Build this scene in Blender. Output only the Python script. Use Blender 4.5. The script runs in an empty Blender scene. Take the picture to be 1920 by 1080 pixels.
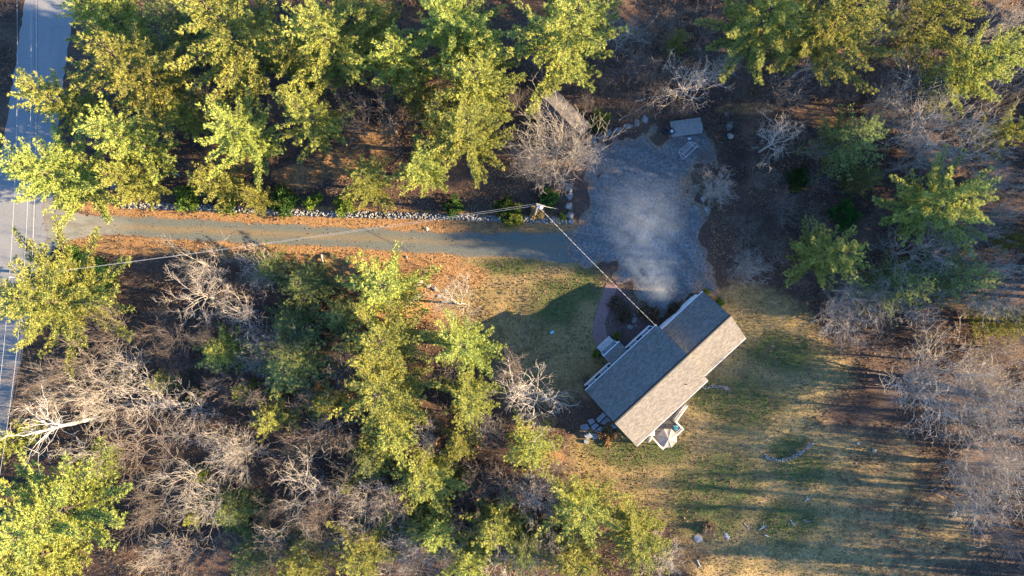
import bpy, bmesh, math, random
import numpy as np
from mathutils import Vector, Matrix

# ------------------------------------------------------------------ camera, sky, sun, exposure
SC = bpy.context.scene
COL = SC.collection
H = 77.0            # drone height in metres
F = 1270.0          # focal length in photograph pixels (1920 wide)
cam_d = bpy.data.cameras.new('camera'); cam = bpy.data.objects.new('camera', cam_d)
COL.objects.link(cam); SC.camera = cam
cam.location = (0, 0, H); cam.rotation_euler = (0, 0, 0)
cam_d.sensor_width = 36.0; cam_d.lens = 36.0*F/1920.0
cam_d.clip_start = 0.5; cam_d.clip_end = 3000

SUN_EL = math.radians(16.5); SUN_AZ = math.radians(94.6)      # from +Y clockwise
world = bpy.data.worlds.new('World'); SC.world = world; world.use_nodes = True
wn = world.node_tree.nodes; wl = world.node_tree.links
bg = wn['Background']
sky = wn.new('ShaderNodeTexSky'); sky.sky_type = 'NISHITA'; sky.sun_disc = False
sky.sun_elevation = SUN_EL; sky.sun_rotation = SUN_AZ
sky.air_density = 1.0; sky.dust_density = 0.1; sky.ozone_density = 6.0
wl.new(sky.outputs[0], bg.inputs[0]); bg.inputs[1].default_value = 0.11
sd = bpy.data.lights.new('sun', 'SUN'); sd.energy = 5.0; sd.angle = math.radians(0.53); sd.color = (1.0, 0.765, 0.455)
sun = bpy.data.objects.new('sun', sd); COL.objects.link(sun)
sdir = Vector((math.sin(SUN_AZ)*math.cos(SUN_EL), math.cos(SUN_AZ)*math.cos(SUN_EL), math.sin(SUN_EL)))
sun.rotation_euler = sdir.to_track_quat('Z', 'Y').to_euler(); sun.location = sdir*200
SC.view_settings.view_transform = 'Standard'; SC.view_settings.look = 'None'
SC.view_settings.gamma = 1.0; SC.view_settings.use_curve_mapping = False
SC.view_settings.exposure = 3.0

# ------------------------------------------------------------------ helpers
def at(px, py, z=0.0):
    """a place in the photograph at height z -> metres"""
    return Vector(((px-960)*(H-z)/F, (540-py)*(H-z)/F, z))
def link(o, parent=None):
    COL.objects.link(o)
    if parent is not None: o.parent = parent
    return o
def tag(o, label=None, cat=None, group=None, kind=None):
    if label: o['label'] = label
    if cat: o['category'] = cat
    if group: o['group'] = group
    if kind: o['kind'] = kind
    return o
def empty(name, loc, label, cat, group=None, rz=0.0):
    o = bpy.data.objects.new(name, None); o.empty_display_size = 0.3
    o.location = loc; o.rotation_euler = (0, 0, rz)
    link(o); return tag(o, label, cat, group)
def np_mesh(name, V, Fq, mat, smooth=False):
    """V (n,3) array, Fq (m,3) or (m,4) array of indices"""
    V = np.ascontiguousarray(V, dtype=np.float32); Fq = np.ascontiguousarray(Fq, dtype=np.int32)
    me = bpy.data.meshes.new(name); k = Fq.shape[1]; m = Fq.shape[0]
    me.vertices.add(len(V)); me.vertices.foreach_set('co', V.ravel())
    me.loops.add(m*k); me.loops.foreach_set('vertex_index', Fq.ravel())
    me.polygons.add(m); me.polygons.foreach_set('loop_start', np.arange(0, m*k, k, dtype=np.int32))
    if smooth: me.polygons.foreach_set('use_smooth', np.ones(m, dtype=bool))
    me.update(calc_edges=True)
    if mat: me.materials.append(mat)
    return me
class MB:
    """collects boxes, prisms, tubes and lathes and links them as one mesh object"""
    def __init__(s): s.v = []; s.f = []
    def add(s, vs, fs):
        b = len(s.v); s.v += [tuple(v) for v in vs]; s.f += [tuple(i+b for i in f) for f in fs]; return s
    def box(s, a, b, T=None):
        (x0, y0, z0), (x1, y1, z1) = a, b
        vs = [(x0,y0,z0),(x1,y0,z0),(x1,y1,z0),(x0,y1,z0),(x0,y0,z1),(x1,y0,z1),(x1,y1,z1),(x0,y1,z1)]
        if T: vs = [T(*v) for v in vs]
        return s.add(vs, [(0,3,2,1),(4,5,6,7),(0,1,5,4),(1,2,6,5),(2,3,7,6),(3,0,4,7)])
    def prism(s, poly, z0, z1, T=None):
        n = len(poly)
        vs = [(x, y, z0) for x, y in poly]+[(x, y, z1) for x, y in poly]
        if T: vs = [T(*v) for v in vs]
        return s.add(vs, [tuple(range(n-1,-1,-1)), tuple(range(n, 2*n))]+[(i,(i+1)%n,n+(i+1)%n,n+i) for i in range(n)])
    def tube(s, p0, p1, r0, r1=None, n=8, cap=True):
        r1 = r0 if r1 is None else r1
        p0 = Vector(p0); p1 = Vector(p1); d = (p1-p0).normalized()
        a = d.orthogonal().normalized(); b = d.cross(a)
        vs = [p0+(a*math.cos(t)+b*math.sin(t))*r0 for t in [2*math.pi*i/n for i in range(n)]]
        vs += [p1+(a*math.cos(t)+b*math.sin(t))*r1 for t in [2*math.pi*i/n for i in range(n)]]
        fs = [(i,(i+1)%n,n+(i+1)%n,n+i) for i in range(n)]
        if cap: fs += [tuple(range(n-1,-1,-1)), tuple(range(n,2*n))]
        return s.add(vs, fs)
    def bar(s, p0, p1, w, h):
        p0 = Vector(p0); p1 = Vector(p1); d = (p1-p0).normalized()
        a = d.cross(Vector((0,0,1)))
        if a.length < 1e-3: a = Vector((1,0,0))
        a.normalize(); b = a.cross(d)
        o = [a*w/2+b*h/2, -a*w/2+b*h/2, -a*w/2-b*h/2, a*w/2-b*h/2]
        vs = [p0+q for q in o]+[p1+q for q in o]
        return s.add(vs, [(0,1,2,3),(7,6,5,4)]+[(i,4+i,4+(i+1)%4,(i+1)%4) for i in range(4)])
    def lathe(s, prof, c=(0,0,0), n=16):
        vs = []; fs = []
        for r, z in prof:
            vs += [(c[0]+r*math.cos(2*math.pi*i/n), c[1]+r*math.sin(2*math.pi*i/n), c[2]+z) for i in range(n)]
        for k in range(len(prof)-1):
            fs += [(k*n+i, k*n+(i+1)%n, (k+1)*n+(i+1)%n, (k+1)*n+i) for i in range(n)]
        return s.add(vs, fs)
    def build(s, name, mat, parent=None, smooth=False, bevel=0.0):
        me = bpy.data.meshes.new(name); me.from_pydata(s.v, [], s.f); me.update()
        bm = bmesh.new(); bm.from_mesh(me); bmesh.ops.recalc_face_normals(bm, faces=bm.faces)
        if bevel: bmesh.ops.bevel(bm, geom=list(bm.edges), offset=bevel, segments=1, affect='EDGES')
        bm.to_mesh(me); bm.free()
        if smooth: me.polygons.foreach_set('use_smooth', [True]*len(me.polygons))
        me.materials.append(mat)
        return link(bpy.data.objects.new(name, me), parent)

# ------------------------------------------------------------------ materials
def newmat(name):
    m = bpy.data.materials.new(name); m.use_nodes = True; nt = m.node_tree
    b = nt.nodes['Principled BSDF']; b.inputs['Roughness'].default_value = 0.9
    b.inputs['Specular IOR Level'].default_value = 0.2
    return m, nt, b
def nd(nt, t, **kw):
    n = nt.nodes.new(t)
    for k, v in kw.items(): setattr(n, k, v)
    return n
def pos(nt, sc=(1,1,1)):
    g = nd(nt, 'ShaderNodeNewGeometry'); mp = nd(nt, 'ShaderNodeMapping'); mp.inputs['Scale'].default_value = sc
    nt.links.new(g.outputs['Position'], mp.inputs[0]); return mp.outputs[0]
def objpos(nt, sc=(1,1,1)):
    g = nd(nt, 'ShaderNodeTexCoord'); mp = nd(nt, 'ShaderNodeMapping'); mp.inputs['Scale'].default_value = sc
    nt.links.new(g.outputs['Object'], mp.inputs[0]); return mp.outputs[0]
def noise(nt, co, scale, detail=4, rough=0.6, dist=0.0):
    n = nd(nt, 'ShaderNodeTexNoise'); n.inputs['Scale'].default_value = scale
    n.inputs['Detail'].default_value = detail; n.inputs['Roughness'].default_value = rough
    n.inputs['Distortion'].default_value = dist
    nt.links.new(co, n.inputs['Vector']); return n.outputs['Fac']
def ramp(nt, fac, stops):
    r = nd(nt, 'ShaderNodeValToRGB'); e = r.color_ramp.elements
    while len(e) < len(stops): e.new(0.5)
    for i, (p, c) in enumerate(stops):
        e[i].position = p; e[i].color = tuple(c)+(1,) if len(c) == 3 else c
    nt.links.new(fac, r.inputs[0]); return r.outputs[0]
def mix(nt, fac, a, b, mode='MIX'):
    n = nd(nt, 'ShaderNodeMix', data_type='RGBA', blend_type=mode)
    for s, v in ((n.inputs['Factor'], fac), (n.inputs['A'], a), (n.inputs['B'], b)):
        if isinstance(v, (int, float)): s.default_value = v
        elif isinstance(v, tuple): s.default_value = v+(1,)
        else: nt.links.new(v, s)
    return n.outputs['Result']
def mth(nt, op, a, b=0.5, clamp=False):
    n = nd(nt, 'ShaderNodeMath', operation=op, use_clamp=clamp)
    for i, v in ((0, a), (1, b)):
        if isinstance(v, (int, float)): n.inputs[i].default_value = v
        else: nt.links.new(v, n.inputs[i])
    return n.outputs[0]
def bump(nt, b, hgt, strength=0.5, dist=0.1):
    n = nd(nt, 'ShaderNodeBump'); n.inputs['Strength'].default_value = strength; n.inputs['Distance'].default_value = dist
    nt.links.new(hgt, n.inputs['Height']); nt.links.new(n.outputs[0], b.inputs['Normal'])
def simple(name, c0, c1, scale=6.0, rough=0.9, spec=0.2, bs=0.0, objc=False, detail=4, metal=0.0):
    m, nt, b = newmat(name); co = objpos(nt) if objc else pos(nt)
    n = noise(nt, co, scale, detail)
    nt.links.new(ramp(nt, n, [(0.3, c0), (0.7, c1)]), b.inputs['Base Color'])
    b.inputs['Roughness'].default_value = rough; b.inputs['Specular IOR Level'].default_value = spec
    b.inputs['Metallic'].default_value = metal
    if bs: bump(nt, b, n, bs, 0.05)
    return m
def foliage(name, dark, light, trans=0.3, hue=0.06):
    """leaves and needles: diffuse with some light coming through, a shade for each needle tuft and each tree"""
    m = bpy.data.materials.new(name); m.use_nodes = True; nt = m.node_tree
    nt.nodes.remove(nt.nodes['Principled BSDF'])
    g = nd(nt, 'ShaderNodeNewGeometry'); oi = nd(nt, 'ShaderNodeObjectInfo')
    c = ramp(nt, g.outputs['Random Per Island'], [(0.0, dark), (1.0, light)])
    hs = nd(nt, 'ShaderNodeHueSaturation')
    nt.links.new(mth(nt, 'ADD', mth(nt, 'MULTIPLY', oi.outputs['Random'], hue), 0.5-hue*0.22), hs.inputs['Hue'])
    nt.links.new(mth(nt, 'ADD', mth(nt, 'MULTIPLY', oi.outputs['Random'], 0.5), 0.74), hs.inputs['Value'])
    nt.links.new(c, hs.inputs['Color'])
    d = nd(nt, 'ShaderNodeBsdfDiffuse'); t = nd(nt, 'ShaderNodeBsdfTranslucent'); mx = nd(nt, 'ShaderNodeMixShader')
    nt.links.new(hs.outputs[0], d.inputs['Color']); nt.links.new(hs.outputs[0], t.inputs['Color'])
    mx.inputs[0].default_value = trans
    nt.links.new(d.outputs[0], mx.inputs[1]); nt.links.new(t.outputs[0], mx.inputs[2])
    nt.links.new(mx.outputs[0], nt.nodes['Material Output'].inputs['Surface'])
    return m

M = {}
M['pine'] = foliage('pine_needles', (0.19,0.195,0.042), (0.40,0.38,0.10), 0.30, 0.036)
M['soft'] = foliage('hemlock_needles', (0.12,0.14,0.045), (0.24,0.255,0.08), 0.30, 0.03)
M['dark_leaf'] = foliage('evergreen_leaves', (0.025,0.055,0.015), (0.08,0.13,0.03), 0.25)
M['lime_leaf'] = foliage('lime_leaves', (0.10,0.13,0.02), (0.22,0.25,0.05), 0.3)
M['brush'] = foliage('brush_twigs', (0.038,0.028,0.025), (0.124,0.101,0.090), 0.0, 0.02)
M['litter'] = foliage('fallen_leaves', (0.065,0.037,0.025), (0.235,0.156,0.092), 0.15, 0.02)
M['needle_litter'] = foliage('orange_needles', (0.13,0.06,0.025), (0.44,0.27,0.12), 0.1, 0.03)
M['grass'] = foliage('grass_blades', (0.041,0.050,0.010), (0.149,0.135,0.051), 0.3, 0.03)
M['tan_leaf'] = foliage('withered_leaves', (0.22,0.13,0.05), (0.5,0.34,0.16), 0.3, 0.03)
M['pine_bark'] = simple('pine_bark', (0.03,0.023,0.02), (0.10,0.078,0.064), 9, bs=0.6)
def bark(name, c0, c1):
    m, nt, b = newmat(name); oi = nd(nt, 'ShaderNodeObjectInfo')
    n = noise(nt, pos(nt), 5.0, 5)
    c = ramp(nt, n, [(0.3, c0), (0.7, c1)])
    hs = nd(nt, 'ShaderNodeHueSaturation')
    nt.links.new(mth(nt, 'ADD', mth(nt, 'MULTIPLY', oi.outputs['Random'], 0.5), 0.72), hs.inputs['Value'])
    nt.links.new(c, hs.inputs['Color']); nt.links.new(hs.outputs[0], b.inputs['Base Color'])
    return m
M['bark'] = bark('grey_bark', (0.172,0.148,0.121), (0.343,0.300,0.254))
M['bark_brown'] = bark('brown_bark', (0.073,0.057,0.048), (0.169,0.135,0.109))
M['birch'] = bark('birch_bark', (0.211,0.192,0.167), (0.372,0.347,0.310))
M['stone'] = simple('field_stone', (0.083,0.079,0.075), (0.203,0.195,0.180), 3.5, bs=0.4)
M['stone_pale'] = simple('pale_stone', (0.180,0.173,0.150), (0.315,0.300,0.262), 4, bs=0.3)
M['slate'] = simple('blue_flagstone', (0.098,0.112,0.128), (0.203,0.217,0.232), 3, bs=0.2)
M['white'] = simple('white_paint', (0.396,0.396,0.387), (0.482,0.482,0.473), 2, 0.55, 0.4)
M['siding'] = simple('white_siding', (0.499,0.499,0.490), (0.585,0.585,0.576), 1.5, 0.6, 0.3)
M['concrete'] = simple('concrete', (0.25,0.25,0.24), (0.42,0.41,0.39), 3, bs=0.2)
M['black'] = simple('black_rubber', (0.005,0.005,0.006), (0.014,0.014,0.014), 8, 0.7, 0.3)
M['dark_paint'] = simple('dark_shutter_paint', (0.012,0.014,0.018), (0.025,0.028,0.033), 6, 0.5, 0.4)
M['metal'] = simple('galvanised_metal', (0.35,0.36,0.37), (0.55,0.56,0.57), 5, 0.45, 0.5, metal=0.6)
M['wood'] = simple('weathered_wood', (0.16,0.15,0.14), (0.32,0.30,0.28), 7, bs=0.3)
M['pole_wood'] = simple('pole_wood', (0.13,0.10,0.08), (0.26,0.21,0.17), 9, bs=0.3)
M['teal'] = simple('teal_plastic', (0.10,0.30,0.31), (0.17,0.42,0.42), 5, 0.5, 0.4)
M['plywood'] = simple('grey_trailer_deck', (0.105,0.105,0.099), (0.198,0.198,0.187), 7, 0.85, bs=0.2)
M['wire'] = simple('wire', (0.22,0.22,0.22), (0.34,0.34,0.33), 3, 0.5, 0.5)
M['wire_dark'] = simple('dark_wire', (0.03,0.03,0.03), (0.07,0.07,0.07), 3, 0.6, 0.4)
M['canvas'] = foliage('cream_canvas', (0.30,0.255,0.225), (0.32,0.275,0.245), 0.38, 0.0)
M['deck_wood'] = simple('deck_wood', (0.055,0.05,0.048), (0.10,0.09,0.085), 7, bs=0.2)
M['fur'] = simple('black_fur', (0.002,0.002,0.002), (0.008,0.007,0.006), 14, 0.7, bs=0.4)
M['fur_white'] = simple('white_fur', (0.55,0.53,0.5), (0.75,0.73,0.7), 14, 0.8)
def glass():
    m, nt, b = newmat('window_glass'); b.inputs['Base Color'].default_value = (0.015,0.018,0.022,1)
    b.inputs['Roughness'].default_value = 0.06; b.inputs['Specular IOR Level'].default_value = 0.6
    n = noise(nt, pos(nt), 1.5, 2); bump(nt, b, n, 0.05, 0.02); return m
M['glass'] = glass()
def shingles(name, c0, c1, c2):
    m, nt, b = newmat(name)
    tc = nd(nt, 'ShaderNodeUVMap'); co = tc.outputs[0]
    br = nd(nt, 'ShaderNodeTexBrick'); nt.links.new(co, br.inputs['Vector'])
    br.inputs['Scale'].default_value = 1.0; br.inputs['Brick Width'].default_value = 0.32; br.inputs['Row Height'].default_value = 0.145
    br.inputs['Mortar Size'].default_value = 0.008; br.inputs['Color1'].default_value = (0,0,0,1); br.inputs['Color2'].default_value = (1,1,1,1)
    br.inputs['Mortar'].default_value = (0.2,0.2,0.2,1); br.inputs['Bias'].default_value = 0.0
    n1 = noise(nt, co, 7.5, 2, 0.8); n2 = noise(nt, co, 0.35, 4)
    v = mth(nt, 'ADD', mth(nt, 'MULTIPLY', br.outputs['Color'], 0.30), mth(nt, 'MULTIPLY', n1, 0.70))
    col = ramp(nt, v, [(0.20, c0), (0.48, c1), (0.78, c2)])
    col = mix(nt, mth(nt, 'MULTIPLY', n2, 0.3), col, tuple(0.6*q for q in c1), 'MIX')
    nt.links.new(col, b.inputs['Base Color']); bump(nt, b, v, 0.5, 0.02)
    b.inputs['Roughness'].default_value = 0.92
    return m
M['shingle'] = shingles('roof_shingles', (0.043,0.040,0.036), (0.096,0.086,0.076), (0.159,0.144,0.127))
M['shingle_shed'] = shingles('shed_shingles', (0.030,0.028,0.028), (0.065,0.058,0.057), (0.103,0.095,0.090))

# ------------------------------------------------------------------ outlines of the setting, in photograph pixels
ROAD = [(47,-420),(47,0),(28,130),(5,275),(-20,420),(-60,620),(-110,800),(-200,1200),(-330,1700),(-230,1700),(-95,1200),(-2,870),(32,705),(62,560),(84,485),(97,440),(100,330),(112,200),(130,75),(143,0),(150,-420)]
DRIVE = [(80,360),(120,395),(170,402),(230,404),(420,412),(640,424),(800,430),(940,434),(1060,437),(1105,430),(1120,500),(1000,488),(800,477),(640,466),(420,454),(300,449),(200,444),(140,450),(110,462),(84,492)]
PAD = [(1060,437),(1082,420),(1078,385),(1084,345),(1100,305),(1118,272),(1150,258),(1200,250),(1255,256),(1310,252),(1342,262),(1352,290),(1330,318),(1308,345),(1306,400),(1326,440),(1334,500),(1322,548),(1300,560),(1240,602),(1205,565),(1165,530),(1120,500),(1080,494)]
WALK = [(1111,632),(1112,608),(1121,575),(1137,531),(1158,537),(1144,575),(1134,605),(1137,628),(1143,638),(1121,655)]
def poly_in(X, Y, poly):
    ins = np.zeros(X.shape, bool); n = len(poly)
    for i in range(n):
        x0, y0 = poly[i]; x1, y1 = poly[(i+1) % n]
        if y0 == y1: continue
        c = ((y0 > Y) != (y1 > Y)) & (X < (x1-x0)*(Y-y0)/(y1-y0)+x0); ins ^= c
    return ins
def poly_dist(X, Y, poly, closed=True):
    d = np.full(X.shape, 1e9); n = len(poly)
    for i in range(n if closed else n-1):
        x0, y0 = poly[i]; x1, y1 = poly[(i+1) % n]; L = (x1-x0)**2+(y1-y0)**2+1e-9
        t = np.clip(((X-x0)*(x1-x0)+(Y-y0)*(y1-y0))/L, 0, 1)
        d = np.minimum(d, np.hypot(X-(x0+t*(x1-x0)), Y-(y0+t*(y1-y0))))
    return d
def sdf(X, Y, poly):
    d = poly_dist(X, Y, poly); return np.where(poly_in(X, Y, poly), -d, d)
HOUSE = [(1080,735),(1220,596),(1310,535),(1420,640),(1330,730),(1300,800),(1240,860),(1190,850),(1080,840)]
FLAT = [ROAD, DRIVE, PAD, HOUSE, WALK]
def sm(x, a, b):
    t = np.clip((x-a)/(b-a), 0, 1); return t*t*(3-2*t)
def px_of(x, y): return 960+x*F/H, 540-y*F/H
def ground_z(x, y):
    """gentle lumps in the woods, level beside the road, the drive and the house"""
    x = np.asarray(x, float); y = np.asarray(y, float); X, Y = px_of(x, y)
    d = np.full(x.shape, 1e9)
    for p in FLAT: d = np.minimum(d, sdf(X, Y, p))
    w = sm(d, 20, 120)
    z = 0.22*np.sin(x*0.31+1.3*np.sin(y*0.17))+0.18*np.sin(y*0.37+0.7+1.1*np.sin(x*0.13))+0.07*np.sin(x*0.9+y*0.7)+0.06*np.sin(x*1.3-y*1.1+2)
    return w*z
def gz(v): return float(ground_z(np.array([v[0]]), np.array([v[1]]))[0])

# ------------------------------------------------------------------ the ground sheet
def ell(X, Y, cx, cy, rx, ry, rot=0.0, soft=0.35):
    c, s = math.cos(rot), math.sin(rot); dx = X-cx; dy = Y-cy
    r = np.hypot((dx*c+dy*s)/rx, (-dx*s+dy*c)/ry); return 1-sm(r, 1-soft, 1+soft)
def masks(X, Y):
    lawn = np.zeros(X.shape)
    for a in [(990,560,170,95,0.1),(1010,660,120,110,0),(1120,640,90,80,0),(1440,600,110,60,0.4),(1470,680,140,70,0.2),(1400,760,150,90,0),
              (1250,900,190,90,0.2),(1450,950,200,150,0),(1620,930,160,130,0),(1150,860,90,50,0.3),(1400,860,220,90,0),(1500,1060,220,60,0),(1660,880,120,70,0),(1740,1000,130,80,0),(1640,1060,160,50,0)]:
        lawn = np.maximum(lawn, ell(X, Y, *a[:4], a[4], 0.5))
    lawn = lawn*(1-0.42*sm(X, 1480, 1640)*sm(Y, 700, 820))*(1-0.25*ell(X, Y, 1010, 690, 130, 90, 0, 0.6))
    needle = np.maximum(1-sm(sdf(X, Y, [(140,385),(640,395),(1070,412),(1090,440),(1060,436),(640,428),(230,408)]), -2, 16),
                        1-sm(sdf(X, Y, [(120,452),(420,455),(640,468),(860,482),(830,505),(700,520),(560,508),(480,480),(330,468),(150,470)]), -4, 22))
    for a in [(640,505,110,40,0.15),(740,560,110,60,0.2),(560,330,55,26,0),(640,310,60,30,0),(430,300,60,40,0),(860,520,60,30,0),(700,260,50,30,0),(800,795,50,22,0),(1000,790,50,20,0),(870,810,40,18,0),(630,830,40,20,0),(490,745,45,18,0),(560,845,40,16,0),(380,640,30,14,0),(1030,860,40,18,0),(1600,100,60,14,0),(1500,60,50,12,0),(1400,205,70,12,0),(1560,230,50,10,0)]:
        needle = np.maximum(needle, 0.68*ell(X, Y, *a[:4], a[4]))
    green = np.zeros(X.shape)
    for a in [(1345,905,85,55,0),(1395,755,75,45,0),(1330,745,40,30,0),(1060,545,70,22,0.1),(1040,580,45,30,0),(1170,850,70,28,0.2),(1330,960,70,50,0),(1470,660,70,35,0.1),
              (1480,980,60,40,0),(1105,520,40,22,0),(1240,850,60,25,0),(1500,880,60,30,0),(960,500,60,16,0),(1480,840,40,20,0)]:
        green = np.maximum(green, ell(X, Y, *a[:4], a[4], 0.9))
    return lawn, needle, green
def make_ground():
    def axis(a, b, st):
        c = np.arange(a, b+1e-6, st); o = [b+6*(1.35**k-1)/0.35*1.0 for k in range(1, 15)]
        l = [a-(q-b) for q in o][::-1]; return np.concatenate([l, c, o])
    xs = axis(-72, 72, 0.36); ys = axis(-44, 44, 0.36)
    gx, gy = np.meshgrid(xs, ys); x = gx.ravel(); y = gy.ravel()
    z = ground_z(x, y); V = np.stack([x, y, z], 1)
    nx, ny = len(xs), len(ys)
    i = (np.arange(ny-1)[:, None]*nx+np.arange(nx-1)[None, :]).ravel()
    Fq = np.stack([i, i+1, i+nx+1, i+nx], 1)
    m, nt, b = newmat('forest_floor')
    me = np_mesh('ground', V, Fq, m, True)
    X, Y = px_of(x, y); lawn, needle, green = masks(X, Y)
    at_ = me.color_attributes.new('cover', 'FLOAT_COLOR', 'POINT')
    at_.data.foreach_set('color', np.stack([lawn, needle, green, np.ones_like(lawn)], 1).astype(np.float32).ravel())
    a = nd(nt, 'ShaderNodeAttribute', attribute_name='cover'); sp = nd(nt, 'ShaderNodeSeparateColor')
    nt.links.new(a.outputs['Color'], sp.inputs[0])
    co = pos(nt)
    nf = noise(nt, co, 5.0, 6, 0.75); nm = noise(nt, co, 0.9, 5, 0.7); nl = noise(nt, co, 0.22, 4, 0.6)
    nb = noise(nt, pos(nt, (1, 1.0, 1)), 2.2, 6, 0.7, 0.6)
    def edge(ch, amt=0.9, lo=0.3, hi=0.7):
        v = mth(nt, 'ADD', sp.outputs[ch], mth(nt, 'MULTIPLY', mth(nt, 'SUBTRACT', mth(nt, 'ADD', mth(nt, 'MULTIPLY', nm, 0.6), mth(nt, 'MULTIPLY', nl, 0.4)), 0.5), amt))
        mr = nd(nt, 'ShaderNodeMapRange', interpolation_type='SMOOTHSTEP'); mr.inputs[1].default_value = lo; mr.inputs[2].default_value = hi
        nt.links.new(v, mr.inputs[0]); return mr.outputs[0]
    litter = ramp(nt, mth(nt, 'ADD', mth(nt, 'MULTIPLY', nf, 0.65), mth(nt, 'MULTIPLY', nb, 0.35)), [(0.33, (0.016,0.010,0.007)), (0.5, (0.052,0.031,0.022)), (0.68, (0.116,0.072,0.046))])
    litter = mix(nt, ramp(nt, nl, [(0.42, (0,0,0)), (0.62, (1,1,1))]), litter, mix(nt, nf, (0.022,0.014,0.013), (0.134,0.083,0.053)))
    straw = ramp(nt, mth(nt, 'ADD', mth(nt, 'MULTIPLY', nf, 0.6), mth(nt, 'MULTIPLY', nb, 0.4)), [(0.34, (0.068,0.034,0.018)), (0.48, (0.188,0.099,0.039)), (0.58, (0.240,0.142,0.064)), (0.68, (0.288,0.215,0.127))])
    tan = ramp(nt, mth(nt, 'ADD', mth(nt, 'MULTIPLY', nf, 0.5), mth(nt, 'MULTIPLY', nm, 0.5)), [(0.34, (0.060,0.046,0.015)), (0.5, (0.178,0.128,0.049)), (0.66, (0.333,0.241,0.108))])
    grn = ramp(nt, nf, [(0.33, (0.011,0.022,0.005)), (0.5, (0.035,0.055,0.012)), (0.7, (0.076,0.097,0.023))])
    lw = mix(nt, mth(nt, 'MULTIPLY', edge(2, 2.2, 0.15, 0.8), 0.92), tan, grn)
    lw = mix(nt, ramp(nt, mth(nt, 'ADD', mth(nt, 'MULTIPLY', nb, 0.5), mth(nt, 'MULTIPLY', nm, 0.5)), [(0.47, (0,0,0)), (0.62, (0.75,0.75,0.75))]), lw, (0.115,0.065,0.040))
    c = mix(nt, edge(0, 1.8, 0.25, 0.75), litter, lw); c = mix(nt, edge(1, 0.8), c, straw)
    nt.links.new(c, b.inputs['Base Color'])
    bump(nt, b, mth(nt, 'ADD', nf, mth(nt, 'MULTIPLY', nb, 0.8)), 0.9, 0.10)
    o = link(bpy.data.objects.new('ground', me)); tag(o, kind='structure'); return o
make_ground()

def sheet(name, poly, z, mat, z_thick=0.0, res=None):
    """a level sheet laid on the ground, finely cut so its edge can wander"""
    bm = bmesh.new()
    pts = []
    rnd = random.Random(len(name))
    n = len(poly)
    for i in range(n):
        x0, y0 = poly[i]; x1, y1 = poly[(i+1) % n]; L = math.hypot(x1-x0, y1-y0); k = max(1, int(L/9)) if L < 700 else 1
        for j in range(k):
            t = j/k; w = 1.6 if (0 < j) else 0
            pts.append((x0+(x1-x0)*t+rnd.uniform(-w, w), y0+(y1-y0)*t+rnd.uniform(-w, w)))
    vs = [bm.verts.new(at(px, py, 0)+Vector((0, 0, z))) for px, py in pts]
    f = bm.faces.new(vs); bmesh.ops.recalc_face_normals(bm, faces=[f])
    if f.normal.z < 0: f.normal_flip()
    bmesh.ops.triangulate(bm, faces=[f])
    me = bpy.data.meshes.new(name); bm.to_mesh(me); bm.free(); me.materials.append(mat)
    o = link(bpy.data.objects.new(name, me)); tag(o, kind='structure'); return o
def ragged(name, poly, z, mat, st, amp, seed):
    """a gravel surface whose edge crumbles into the ground; every point knows how far inside the edge it lies"""
    W = [at(a, b) for a, b in poly]; xs = np.arange(min(v.x for v in W)-1, max(v.x for v in W)+1, st); ys = np.arange(min(v.y for v in W)-1, max(v.y for v in W)+1, st)
    gx, gy = np.meshgrid(xs, ys); X, Y = px_of(gx, gy); d = sdf(X, Y, poly)/16.5
    R = np.random.default_rng(seed); n = np.zeros(gx.shape)
    for k in range(16):
        a = R.uniform(0, 6.28); f = R.uniform(0.5, 4.5); n += np.sin(f*(gx*math.cos(a)+gy*math.sin(a))+R.uniform(0, 6.28))/(0.6+0.5*f)
    d = d+amp*n*0.45+R.normal(0, 0.05, gx.shape)
    nx = len(xs); ins = d < 0; cell = ins[:-1, :-1] & ins[1:, :-1] & ins[:-1, 1:] & ins[1:, 1:]
    i = (np.arange(len(ys)-1)[:, None]*nx+np.arange(nx-1)[None, :])[cell]
    Q = np.stack([i, i+1, i+nx+1, i+nx], 1); us, inv = np.unique(Q, return_inverse=True); Q = inv.reshape(Q.shape)
    V = np.stack([gx.ravel()[us], gy.ravel()[us], np.full(len(us), z)], 1)
    me = np_mesh(name, V, Q, mat); a = me.attributes.new('inside', 'FLOAT', 'POINT'); a.data.foreach_set('value', (-d.ravel()[us]).astype(np.float32))
    o = link(bpy.data.objects.new(name, me)); return tag(o, kind='structure')
def rim_mix(nt, c, n, nm, w=0.9, top=0.9):
    """leaves and soil creeping in from the edge"""
    a = nd(nt, 'ShaderNodeAttribute', attribute_name='inside')
    v = mth(nt, 'SUBTRACT', 1.0, mth(nt, 'DIVIDE', a.outputs['Fac'], w), True)
    v = mth(nt, 'ADD', mth(nt, 'MULTIPLY', v, 1.1), mth(nt, 'MULTIPLY', mth(nt, 'SUBTRACT', nm, 0.62), 1.6), True)
    return mix(nt, mth(nt, 'MULTIPLY', v, top), c, ramp(nt, n, [(0.33, (0.05,0.03,0.02)), (0.5, (0.16,0.09,0.05)), (0.7, (0.30,0.18,0.10))]))
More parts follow.
